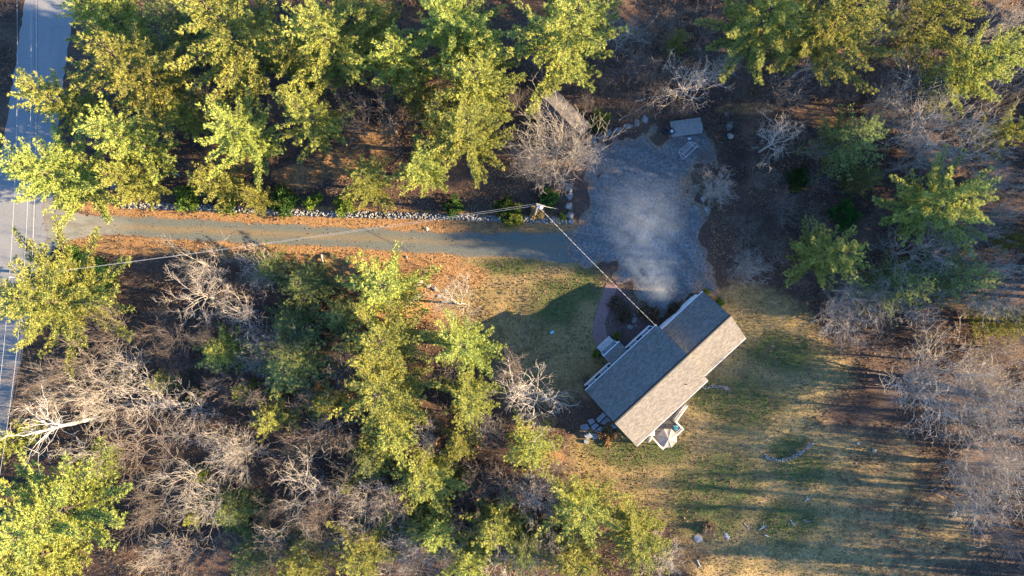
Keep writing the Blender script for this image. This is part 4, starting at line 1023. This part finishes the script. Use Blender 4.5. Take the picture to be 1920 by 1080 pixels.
stone_run('stone_edging', [(1318,728),(1335,722),(1352,726),(1366,728)], 60, 0.4, 0.12, 0.15, 'short row of stones behind the house corner', 'stone border', WS, 45)
bw = empty('boulder_wall', at(1067, 385, 0), 'short wall of big squared boulders at the corner of the parking area', 'wall')
for px, py, rx, ry in [(1067,352,8,9),(1068,368,7,8),(1066,386,8,9),(1069,403,7,9),(1070,415,7,6)]:
    o = bpy.data.objects.new('boulder', krn.choice(ROCK)); link(o, bw); o.location = at(px, py, 0)-at(1067, 385, 0)+Vector((0,0,0.12)); o.scale = (rx/16.5, ry/16.5, 0.62); o.rotation_euler = (0,0,krn.uniform(-0.3,0.3))
# flagstones by the west gable
fb = at(1120, 795, 0); fp = empty('flagstone_patio', fb, 'uneven bluish flagstone steps and patio by the west gable', 'patio')
for k, pl in enumerate([[(1088,797),(1100,794),(1106,803),(1098,808),(1089,804)],[(1101,787),(1112,784),(1116,791),(1106,797)],[(1107,799),(1117,792),(1123,797),(1112,806)],[(1117,785),(1130,772),(1137,777),(1122,792)],
      [(1125,793),(1138,780),(1146,790),(1134,797)],[(1132,800),(1147,793),(1158,800),(1142,808)],[(1114,807),(1125,799),(1131,803),(1122,812)],[(1093,814),(1104,810),(1111,818),(1100,823)],
      [(1106,812),(1119,813),(1124,820),(1112,824)],[(1125,812),(1140,810),(1136,818),(1127,820)],[(1094,824),(1104,826),(1102,832),(1095,830)],[(1136,768),(1144,762),(1152,772),(1141,778)]]):
    z1 = 0.12+0.07*(k % 4)
    MB().prism([((at(*q)-fb).x, (at(*q)-fb).y) for q in pl], -0.1, z1).build('flagstone', M['slate'], fp, bevel=0.02)

# ------------------------------------------------------------------ shed
sb = at(1050, 232, 0); SA = Vector((0.70, -0.714, 0)); SN = Vector((0.714, 0.70, 0))
shed = empty('shed', sb, 'grey roofed garden shed mostly hidden by the pale leafless tree', 'shed')
def sl(u, p, z): return tuple(SA*u+SN*p+Vector((0, 0, z)))
su, spp = 2.9, 1.85
sec = [(-spp+0.2,0),(spp-0.2,0),(spp-0.2,2.3),(0,3.2),(-spp+0.2,2.3)]
MB().add([sl(-su+0.2,p_,z_) for p_, z_ in sec]+[sl(su-0.2,p_,z_) for p_, z_ in sec], [(4,3,2,1,0),(5,6,7,8,9)]+[(i,(i+1)%5,5+(i+1)%5,5+i) for i in range(5)]).build('wall', M['wood'], shed)
slope('roof_slope', -su, su, -spp, 2.28, 0, 3.34, 0.1, M['shingle_shed'], shed, sl)
slope('roof_slope', -su, su, spp, 2.28, 0, 3.34, 0.1, M['shingle_shed'], shed, sl)
dd = MB().box((su-0.2,-0.8,0.05),(su-0.15,0.8,2.0),sl).build('door', M['plywood'], shed)
MB().box((su-0.148,-0.06,0.95),(su-0.11,0.06,1.05),sl).build('handle', M['metal'], dd)

# ------------------------------------------------------------------ trailer with a spare wheel, hockey goal, dog
tb = at(1284, 241, 0); tr_ = empty('flatbed_trailer', tb, 'grey flatbed trailer parked at the top of the parking area', 'trailer', rz=math.radians(7.5))
for k in range(6):
    a = -0.88+k*0.295; MB().box((-1.72,a,0.60),(1.72+(0.12 if k in (1,2,3) else 0.0),a+0.288,0.66)).build('deck_plank', M['plywood'], tr_)
fr = MB(); fr.box((-1.70,-0.86,0.48),(1.70,-0.78,0.597)); fr.box((-1.70,0.78,0.48),(1.70,0.86,0.597))
for a in (-1.66,-0.6,0.5,1.6): fr.box((a,-0.779,0.50),(a+0.08,0.779,0.595))
fr.build('frame', M['dark_paint'], tr_)
tg = MB(); tg.bar((-1.7,-0.55,0.52),(-2.75,0,0.48),0.08,0.09); tg.bar((-1.7,0.55,0.52),(-2.75,0.0,0.478),0.08,0.09); tg.build('tongue', M['dark_paint'], tr_)
MB().tube((-2.5,0.0,0.0),(-2.5,0.0,0.6),0.04).build('jack', M['dark_paint'], tr_)
def wheel(name, c, ax, par, r=0.33, w=0.2):
    prof = [(r*0.55,-w/2),(r*0.9,-w/2),(r,-w*0.3),(r,w*0.3),(r*0.9,w/2),(r*0.55,w/2)]
    t = MB().lathe(prof, n=20).build(name, M['black'], par, True); rim = MB().lathe([(0.0,w*0.25),(r*0.2,w*0.3),(r*0.22,w*0.16),(r*0.45,w*0.18),(r*0.56,w*0.42),(r*0.56,-w*0.42),(0.0,-w*0.4)], n=20).build('rim', M['metal'], t, True)
    t.location = c
    if ax == 'y': t.rotation_euler = (math.radians(90), 0, 0)
    return t
for s in (-1, 1): wheel('wheel', (0.25, s*0.66, 0.30), 'y', tr_, 0.29, 0.17)
sw_p = at(1259.5, 246.5, 0.7); sw = wheel('spare_wheel', (sw_p.x, sw_p.y, 0.66+0.1), 'z', None, 0.34, 0.2)
tag(sw, 'spare wheel with a pale rim lying on the trailer bed', 'wheel')
sw.data.name = 'spare_wheel'
mb = empty('black_tarpaulin', at(1246, 247, 0), 'crumpled black tarpaulin heap at the left end of the trailer', 'tarpaulin')
o = bpy.data.objects.new('folds', rock_mesh('tarp', 77, M['black'], 0.45)); link(o, mb); o.scale = (0.42, 0.48, 0.5); o.location = (0,0,0.1)
gl = [at(1284,296.5,1.15), at(1310.5,272,1.15)]; gb = (gl[0]+gl[1])/2; gb.z = 0.034
goal = empty('hockey_goal', gb, 'white tube framed sports goal with net on the parking area', 'goal')
fd_ = (gl[1]-gl[0]); fd_.z = 0; bk = Vector((-fd_.y, fd_.x, 0)).normalized(); fd_.normalize(); hw = 0.95
A = [-fd_*hw, fd_*hw]; r_ = 0.028
g = MB()
for a in A: g.tube(a, a+Vector((0,0,1.15)), r_)
g.tube(A[0]+Vector((0,0,1.15)), A[1]+Vector((0,0,1.15)), r_); g.build('front_frame', M['white'], goal)
g = MB(); B_ = [A[0]+bk*1.0+fd_*0.15, A[1]+bk*1.0-fd_*0.1]; T_ = [A[0]+bk*0.45+Vector((0,0,1.15)), A[1]+bk*0.45+Vector((0,0,1.15))]
for a, b_, t_ in zip(A, B_, T_): g.tube(a+Vector((0,0,0.03)), b_+Vector((0,0,0.03)), r_*0.8); g.tube(b_+Vector((0,0,0.03)), t_, r_*0.7); g.tube(a+Vector((0,0,1.15)), t_, r_*0.7)
g.tube(B_[0]+Vector((0,0,0.03)), B_[1]+Vector((0,0,0.03)), r_*0.8); g.tube(T_[0], T_[1], r_*0.7); g.build('back_frame', M['white'], goal)
g = MB()
for k in range(1, 14):
    t = k/14; g.tube(B_[0]*(1-t)+B_[1]*t, T_[0]*(1-t)+T_[1]*t, 0.008, n=3, cap=False)
    g.tube(T_[0]*(1-t)+T_[1]*t, (A[0]*(1-t)+A[1]*t)+Vector((0,0,1.15)), 0.008, n=3, cap=False)
for k in range(1, 9):
    t = k/9; g.tube(B_[0]*(1-t)+T_[0]*t, B_[1]*(1-t)+T_[1]*t, 0.008, n=3, cap=False)
g.build('net', M['wire'], goal)
tag(MB().box((-0.17,-0.1,0),(0.17,0.1,0.08)).build('white_board', M['white']), 'small white board lying below the trailer', 'board').location = at(1292.5, 260, 0)+Vector((0,0,0.034))
def skin(name, pts, edges, radii, mat, parent, root=0):
    me = bpy.data.meshes.new(name); me.from_pydata(pts, edges, []); o = link(bpy.data.objects.new(name, me), parent)
    s = o.modifiers.new('skin', 'SKIN'); s.use_smooth_shade = True; o.modifiers.new('sub', 'SUBSURF').levels = 2; o.modifiers['sub'].render_levels = 2
    for i, r in enumerate(radii): me.skin_vertices[0].data[i].radius = (r, r) if not isinstance(r, tuple) else r
    for i in range(len(pts)): me.skin_vertices[0].data[i].use_root = (i == root)
    me.materials.append(mat); return o
dog = empty('dog', at(1124, 329, 0)+Vector((0,0,0.034)), 'small black dog with white paws standing on the parking area', 'dog', rz=math.radians(48))
dp_ = [(-0.22,0,0.36),(-0.08,0,0.36),(0.10,0,0.37),(0.22,0,0.40),(0.31,0,0.50),(0.40,0,0.53),(0.50,0,0.50),
       (-0.24,0.075,0.28),(-0.27,0.08,0.16),(-0.25,0.08,0.03),(-0.24,-0.075,0.28),(-0.27,-0.08,0.16),(-0.25,-0.08,0.03),
       (0.20,0.07,0.28),(0.19,0.075,0.15),(0.21,0.075,0.03),(0.20,-0.07,0.28),(0.19,-0.075,0.15),(0.21,-0.075,0.03),(-0.34,0,0.40),(-0.44,0,0.48),(0.375,0.055,0.59),(0.375,-0.055,0.59)]
de = [(0,1),(1,2),(2,3),(3,4),(4,5),(5,6),(0,7),(7,8),(8,9),(0,10),(10,11),(11,12),(3,13),(13,14),(14,15),(3,16),(16,17),(17,18),(0,19),(19,20),(5,21),(5,22)]
skin('body', dp_, de, [0.10,0.10,0.115,0.10,0.065,0.07,0.035,0.055,0.03,0.024,0.055,0.03,0.024,0.045,0.028,0.024,0.045,0.028,0.024,0.025,0.012,0.02,0.02], M['fur'], dog, 1)
for fx, fy in ((-0.25,0.08),(-0.25,-0.08),(0.21,0.075),(0.21,-0.075)):
    MB().lathe([(0.0,0.0),(0.036,0.0),(0.04,0.025),(0.03,0.055),(0.0,0.07)], (fx+0.012,fy,0.0), 10).build('paw', M['fur_white'], dog, True)

# ------------------------------------------------------------------ utility poles and wires
def wire(name, a, b, sag, r, mat, label, n=24, group='overhead wires', cat='wire'):
    m = MB(); a = Vector(a); b = Vector(b); p = None; mid = Vector(((a.x+b.x)/2, (a.y+b.y)/2, min(a.z, b.z)-sag))
    for i in range(n+1):
        t = i/n; q = a.lerp(b, t)-Vector((0,0,4*sag*t*(1-t)))-mid
        if p is not None: m.tube(p, q, r, n=4, cap=False)
        p = q
    o = m.build(name, mat); o.location = mid; return tag(o, label, cat, group)
pp = at(34, 517, 10.6); rp = empty('utility_pole', (pp.x, pp.y, 0), 'road utility pole with crossarm behind the bright spreading pine', 'utility pole')
MB().tube((0,0,-0.3),(0,0,10.9),0.17,0.12,10).build('pole', M['pole_wood'], rp)
xl = at(20,517,10.5).x-pp.x; xr = at(46,517,10.5).x-pp.x
MB().box((xl-0.12,-0.185,10.38),(xr+0.12,-0.125,10.5)).build('crossarm', M['white'], rp)
for x_ in (xl, xr): MB().lathe([(0.02,0),(0.05,0.03),(0.03,0.08),(0.05,0.12),(0.0,0.16)], (x_,-0.155,10.503), 8).build('insulator', M['white'], rp)
x3 = [at(q,517,8.2).x-pp.x for q in (55,58,61)]
MB().box((0.1,-0.09,8.0),(max(x3)+0.3,-0.03,8.1)).build('lower_arm', M['pole_wood'], rp)
top = [(21,-60),(46,-60)]; 
for i, (x0, xm, xb, lab) in enumerate([(20,20,-14,'outer bright power wire over the road'),(46,44,8,'inner bright power wire over the road')]):
    j = Vector((pp.x+(xl, xr)[i], pp.y-0.155, 10.66))
    far = at(x0+2, -260, 10.6); wire('power_wire', j, far, 0.9, 0.011, M['wire'], lab+' above the pole')
    wire('power_wire', j, at(xb-60, 1150, 10.6), 0.9, 0.011, M['wire'], lab+' below the pole')
for i, lab in enumerate(['left', 'middle', 'right']):
    j = Vector((pp.x+x3[i], pp.y-0.06, 8.11)); far = at((57,62,64)[i], -260, 8.2)
    wire('cable', j, far, 0.6, 0.016, M['wire_dark'] if i != 1 else M['wire'], lab+' of three low cables over the road above the pole')
    wire('cable', j, at(-70+8*i, 1150, 8.2), 0.6, 0.016, M['wire_dark'], lab+' of three low cables over the road below the pole')
p2 = at(1008, 384, 9.4); up_ = empty('utility_pole', (p2.x, p2.y, 0), 'wooden utility pole with round transformer beside the stone wall', 'utility pole')
MB().tube((0,0,-0.3),(0,0,9.4),0.16,0.11,10).build('pole', M['pole_wood'], up_)
tf = MB().lathe([(0.0,0.0),(0.22,0.0),(0.23,0.1),(0.23,0.62),(0.25,0.64),(0.25,0.68),(0.16,0.74),(0.0,0.76)], (0.30,-0.18,8.45), 16).build('transformer', M['metal'], up_, True)
MB().tube((0.30,-0.18,9.2),(0.30,-0.18,9.38),0.05,0.03,8).build('bushing', M['white'], tf)
MB().bar((0,0,8.8),(0.24,-0.14,8.8),0.08,0.12).build('bracket', M['metal'], up_)
MB().bar((-0.1,0.16,9.2),(0.75,-0.1,9.2),0.07,0.08).build('crossarm', M['wood'], up_)
a1 = Vector((p2.x-0.1, p2.y+0.13, 9.26)); j1 = Vector((pp.x+0.15, pp.y, 10.1)); j2 = Vector((pp.x+0.15, pp.y+0.05, 9.6))
wire('power_wire', j1, a1, 1.1, 0.010, M['wire'], 'upper of two pale wires slanting over the driveway', 40)
wire('power_wire', j2, Vector((p2.x-0.08, p2.y-0.02, 8.95)), 1.1, 0.010, M['wire'], 'lower of two pale wires slanting over the driveway', 40)
wire('guy_wire', Vector((p2.x+0.1, p2.y, 9.1)), at(1047, 392, 0.0), 0.02, 0.018, M['wire'], 'short guy wire running down from the transformer pole')
# twisted service drop: a black line with a bright one wound round it
ha = HP(8.55, 13.45, 4.75); sa_ = Vector((p2.x+0.12, p2.y-0.05, 8.3)); sdp = empty('service_cable', (sa_+ha)/2-Vector((0,0,1)), 'twisted black and white service cable from the pole to the house', 'cable'); so = sdp.location.copy()
for nm, ph, mt, rr2 in (('black_strand', 0.0, M['wire_dark'], 0.016), ('bright_strand', math.pi, M['wire'], 0.013)):
    m = MB(); p = None; N = 200; dv = (ha-sa_).normalized(); e1 = dv.cross(Vector((0,0,1))).normalized(); e2 = e1.cross(dv)
    for i in range(N+1):
        t = i/N; q = sa_.lerp(ha, t)-Vector((0,0,4*0.55*t*(1-t))); an = ph+t*2*math.pi*26; q = q+(e1*math.cos(an)+e2*math.sin(an))*0.015-so
        if p is not None: m.tube(p, q, rr2, n=4, cap=False)
        p = q
    m.build(nm, mt, sdp)

# ------------------------------------------------------------------ shrubs, logs and small things
def leaf_shrub(px, py, rpx, h, mat, label, dens=1.0, seed=0, cat='shrub', name='evergreen_shrub', leaf=0.17):
    R = np.random.default_rng(900+seed); p = at(px, py, h*0.5); r = rpx*(H-h*0.5)/F; z0 = gz(p)
    o = empty(name, (p.x, p.y, z0-0.03), label, cat, 'shrubs')
    n = int(420*dens*(r/1.0)**2)+120; d = R.normal(0, 1, (n, 3)); d[:, 2] = np.abs(d[:, 2]); d /= np.linalg.norm(d, axis=1, keepdims=True)
    lump = 1+0.22*np.sin(4*np.arctan2(d[:, 1], d[:, 0])+seed)+0.15*np.sin(7*d[:, 2]+3*d[:, 0])
    P = d*(R.uniform(0.45, 1.0, (n, 1))**0.6)*lump[:, None]*np.array([r, r, h*0.85])+np.array([0, 0, 0.12*h])
    V, Q = blades(P, d, R, 4, leaf*1.3, leaf*0.62, 0.7, 0.2); link(bpy.data.objects.new('foliage', np_mesh('foliage', V, Q, mat)), o)
    st = []
    for k in range(6):
        a = k*1.05+R.random(); e = np.array([math.cos(a)*r*0.6, math.sin(a)*r*0.6, h*0.7]); st.append((0, 0, 0, *(e*0.45), 0.035, 0.025)); st.append((*(e*0.45), *e, 0.025, 0.01))
    V, Q = tubes(st, 5); link(bpy.data.objects.new('stems', np_mesh('stems', V, Q, M['bark_brown'])), o); return o
for i, a in enumerate([(1125,225,20,2.6,'dark_leaf','round green evergreen shrub above the parking area corner'),(530,377,27,1.8,'dark_leaf','glossy green shrub behind the stone wall, left of the middle'),
      (850,387,18,1.6,'dark_leaf','small green shrub behind the stone wall under the bright pines'),(948,390,20,1.7,'dark_leaf','dark green shrub behind the stone wall left of the transformer pole'),
      (962,404,22,1.2,'lime_leaf','lime green shrub spilling over the stone wall left of the transformer pole'),(1008,398,14,1.0,'tan_leaf','tan withered shrub at the foot of the transformer pole'),
      (1055,408,7,0.7,'lime_leaf','little lime shrub beside the boulder wall'),(1030,372,18,1.4,'dark_leaf','dark shrub between transformer pole and boulder wall'),
      (580,382,12,0.9,'lime_leaf','small olive shrub right of the glossy green shrub behind the wall'),(597,371,8,0.7,'lime_leaf','bright lime shrub beside the small olive one behind the wall'),
      (645,385,20,1.1,'lime_leaf','yellow green shrub behind the middle of the stone wall'),(350,372,24,1.4,'lime_leaf','yellow green shrub behind the left part of the stone wall'),
      (425,380,20,1.2,'lime_leaf','olive shrub leaning on the stone wall under the grey green pine'),
      (140,490,26,1.4,'dark_leaf','dark evergreen shrub at the lower corner of the driveway mouth'),(185,520,30,1.2,'dark_leaf','low dark shrub beneath the slanting wires near the road'),
      (1585,402,26,2.2,'dark_leaf','dark round shrub in the shade below the small soft evergreen'),(1502,335,22,2.0,'dark_leaf','dark shrub beside the crooked grey tree'),
      (1157,630,6,0.6,'lime_leaf','small yellow shrub right of the entry steps'),(1118,664,6,0.6,'lime_leaf','small yellow shrub left of the entry steps'),
      (1325,549,6,0.9,'lime_leaf','small yellow green shrub at the far corner of the wing'),(1349,569,8,0.9,'dark_leaf','low green shrub along the gable of the wing'),
      (1140,815,18,0.5,'tan_leaf','heap of tan withered plants beside the flagstone patio'),(1208,585,12,0.9,'litter','russet leafless bush in the front bed beside the service cable'),
      (1170,590,16,0.7,'litter','russet ground shrub in the middle of the front bed'),(1225,590,14,0.8,'litter','russet bush in the front bed by the house corner'),(1265,585,16,0.9,'litter','dark russet bush before the garage wall'),
      (1155,570,14,0.6,'litter','russet ground shrub at the top of the front bed'),(240,690,14,1.2,'tan_leaf','shrub with clinging tan leaves in the left thicket'),(230,715,20,1.4,'tan_leaf','larger shrub with clinging tan leaves in the left thicket'),
      (600,455+50,14,0.6,'tan_leaf','tan shrub by the broken snag below the driveway'),(375,890,16,1.6,'lime_leaf','small green bush in the bare woods below the dense pale crown'),(440,980,22,1.5,'lime_leaf','olive bush in the lower left bare woods'),
      (365,750,20,1.4,'soft','olive bush in the left thicket'),(1330,990,10,0.7,'litter','dark bush at the bottom left of the back lawn')]):
    leaf_shrub(*a[:4], M[a[4]], a[5], seed=i)
def log(px0, py0, px1, py1, z0, z1, r0, r1, mat, label, cat='log', name='fallen_log', stubs=0, seed=0):
    a = at(px0, py0, 0); b = at(px1, py1, 0); a.z = gz(a)+z0; b.z = gz(b)+z1; mid = (a+b)/2; base = Vector((mid.x, mid.y, min(a.z, b.z)-0.0)); R = random.Random(seed)
    m = MB(); p = a; n = 5
    for i in range(n):
        t = (i+1)/n; q = a.lerp(b, t)+Vector((R.uniform(-0.06,0.06), R.uniform(-0.06,0.06), 0))*(1 if i < n-1 else 0); m.tube(p-base, q-base, r0+(r1-r0)*i/n, r0+(r1-r0)*t, 7, True); p = q
    for s in range(stubs):
        t = R.uniform(0.3, 0.95); q = a.lerp(b, t); d = (b-a).normalized(); sd2 = Vector((-d.y, d.x, 0.1))*R.choice((-1, 1)); m.tube(q-base, q+(d*0.6+sd2)*R.uniform(0.25, 0.6)-base, r1*0.8, r1*0.3, 5)
    o = m.build(name, mat); o.location = base; return tag(o, label, cat)
log(603,478,616,522,0.10,0.9,0.12,0.06,M['birch'],'pale broken snag leaning on the orange bank below the driveway',seed=1)
log(1098,385,1096,412,0.05,0.06,0.05,0.03,M['bark_brown'],'thin brown stick on the ground right of the boulder wall','stick','stick',2,2)
for i, (x0,y0,x1,y1,lab) in enumerate([(1395,981,1404,992,'left'),(1424,993,1437,985,'second'),(1482,975,1492,987,'third')]):
    log(x0,y0,x1,y1,0.05,0.05,0.05,0.035,M['birch'],'white broken branch on the back lawn, '+('leftmost of the row' if lab == 'left' else lab+' from the left in the row'),'branch','broken_branch',3,10+i)
log(1510,940,1519,934,0.05,0.05,0.06,0.04,M['birch'],'white forked branch alone on the upper part of the lower lawn','branch','broken_branch',3,20)
log(1509,975,1512,979,0.04,0.04,0.05,0.04,M['birch'],'tiny white branch right of the row of white branches','branch','broken_branch',1,22)
log(1433,1003,1442,1005,0.06,0.06,0.09,0.06,M['birch'],'short pale log below the row of white branches','log','fallen_log',0,23)
log(1305,1048,1311,1058,0.06,0.06,0.09,0.05,M['birch'],'white piece of branch in the dark brush at the bottom','branch','broken_branch',2,24)
log(1160,226,1225,190,0.12,0.3,0.07,0.03,M['bark'],'thin grey fallen trunk on the bank left of the trailer','log','fallen_log',3,25)
log(1190,190,1245,178,0.12,0.3,0.08,0.04,M['bark'],'grey fallen trunk on the bank above the ledge stones','log','fallen_log',3,26)
log(1120,40,1170,90,0.1,0.2,0.06,0.03,M['bark'],'fallen grey pole in the brush at the top middle','log','fallen_log',2,27)
log(1240,20,1195,75,0.1,0.2,0.06,0.03,M['bark'],'second fallen grey pole in the brush at the top middle','log','fallen_log',2,28)
log(325,322,338,330,0.08,0.08,0.12,0.10,M['birch'],'pale stump end beside the pines above the driveway mouth','log','fallen_log',0,29)
log(760,575,800,548,0.06,0.06,0.05,0.03,M['bark'],'crooked pale branch lying on the orange needles','branch','broken_branch',3,30)
bl = MB().lathe([(0.0,-0.14),(0.07,-0.12),(0.125,-0.06),(0.14,0),(0.125,0.06),(0.07,0.12),(0.0,0.14)], n=14).build('white_ball', M['white'], None, True); p = at(1611,832,0); bl.location = (p.x, p.y, gz(p)+0.15); tag(bl, 'white ball lying on the striped lower lawn', 'ball')
tl = MB().box((-0.22,-0.16,-0.02),(0.22,0.16,0.09)).build('utility_cover', M['teal'], None, bevel=0.03); p = at(1035,623,0); tl.location = (p.x, p.y, gz(p)+0.02); tl.rotation_euler = (0,0,0.5); tag(tl, 'small teal plastic cover on the shaded front lawn', 'cover')

# ------------------------------------------------------------------ smoke drifting over the parking area
def smoke():
    pathp = [(1247,588,2.0,0.7),(1240,560,3.0,1.7),(1228,525,4.2,2.9),(1216,480,5.6,4.0),(1208,430,7.0,4.8),(1204,380,8.4,5.2),(1204,320,10.0,5.4)]
    C = [at(a, b, c) for a, b, c, r in pathp]; Rr = [r for *_, r in pathp]; base = C[0].copy()
    n = 18; vs = []; fs = []
    for c, r in zip(C, Rr):
        for k in range(n): t = 2*math.pi*k/n; vs.append(c-base+Vector((math.cos(t)*r*1.1, math.sin(t)*r*0.25, math.sin(t)*r*0.55)))
    for i in range(len(C)-1): fs += [(i*n+k, i*n+(k+1)%n, (i+1)*n+(k+1)%n, (i+1)*n+k) for k in range(n)]
    fs += [tuple(range(n-1,-1,-1)), tuple((len(C)-1)*n+k for k in range(n))]
    m = bpy.data.materials.new('smoke'); m.use_nodes = True; nt = m.node_tree; nt.nodes.remove(nt.nodes['Principled BSDF'])
    pv = nd(nt, 'ShaderNodeVolumePrincipled'); pv.inputs['Color'].default_value = (0.78,0.88,1,1); pv.inputs['Anisotropy'].default_value = 0.1
    co = objpos(nt); n1 = noise(nt, co, 0.75, 6, 0.7, 0.7)
    # fade towards the rim and along the plume: distance from its middle line
    sep = nd(nt, 'ShaderNodeSeparateXYZ'); nt.links.new(co, sep.inputs[0])
    yy = sep.outputs[1]; L = (C[-1]-base)
    fade = None
    tt = mth(nt, 'DIVIDE', yy, L.y)
    xm = ramp(nt, tt, [(i/(len(C)-1), (0,0,0)) for i in range(len(C))]); node = xm.node
    for i, c in enumerate(C):
        e = node.color_ramp.elements[i]; e.position = min(1, max(0, (c-base).y/L.y)); v = ((c-base).x+8)/16; e.color = (v, (c-base).z/16, Rr[i]/8, 1)
    sc = nd(nt, 'ShaderNodeSeparateColor'); nt.links.new(xm, sc.inputs[0])
    dx = mth(nt, 'SUBTRACT', sep.outputs[0], mth(nt, 'SUBTRACT', mth(nt, 'MULTIPLY', sc.outputs[0], 16), 8.0))
    dz = mth(nt, 'MULTIPLY', mth(nt, 'SUBTRACT', sep.outputs[2], mth(nt, 'MULTIPLY', sc.outputs[1], 16)), 1.9)
    rad = mth(nt, 'SQRT', mth(nt, 'ADD', mth(nt, 'MULTIPLY', dx, dx), mth(nt, 'MULTIPLY', dz, dz)), 0)
    rel_ = mth(nt, 'DIVIDE', rad, mth(nt, 'MULTIPLY', sc.outputs[2], 8))
    body = mth(nt, 'SUBTRACT', 1.0, rel_, True)
    ends = mth(nt, 'MULTIPLY', mth(nt, 'SUBTRACT', 1.0, tt, True), mth(nt, 'ADD', mth(nt, 'MULTIPLY', tt, 8, True), 0.25, True))
    puff = nd(nt, 'ShaderNodeMapRange'); puff.inputs[1].default_value = 0.34; puff.inputs[2].default_value = 0.85; nt.links.new(n1, puff.inputs[0])
    dens = mth(nt, 'MULTIPLY', mth(nt, 'MULTIPLY', mth(nt, 'MULTIPLY', body, ends), puff.outputs[0]), SMOKE_DENS)
    nt.links.new(dens, pv.inputs['Density']); nt.links.new(pv.outputs[0], nt.nodes['Material Output'].inputs['Volume'])
    o = MB().add(vs, fs).build('smoke', m); o.location = base; tag(o, 'thin bluish smoke drifting from the house over the parking area', 'smoke', kind='stuff')
SMOKE_DENS = 0.36
smoke()
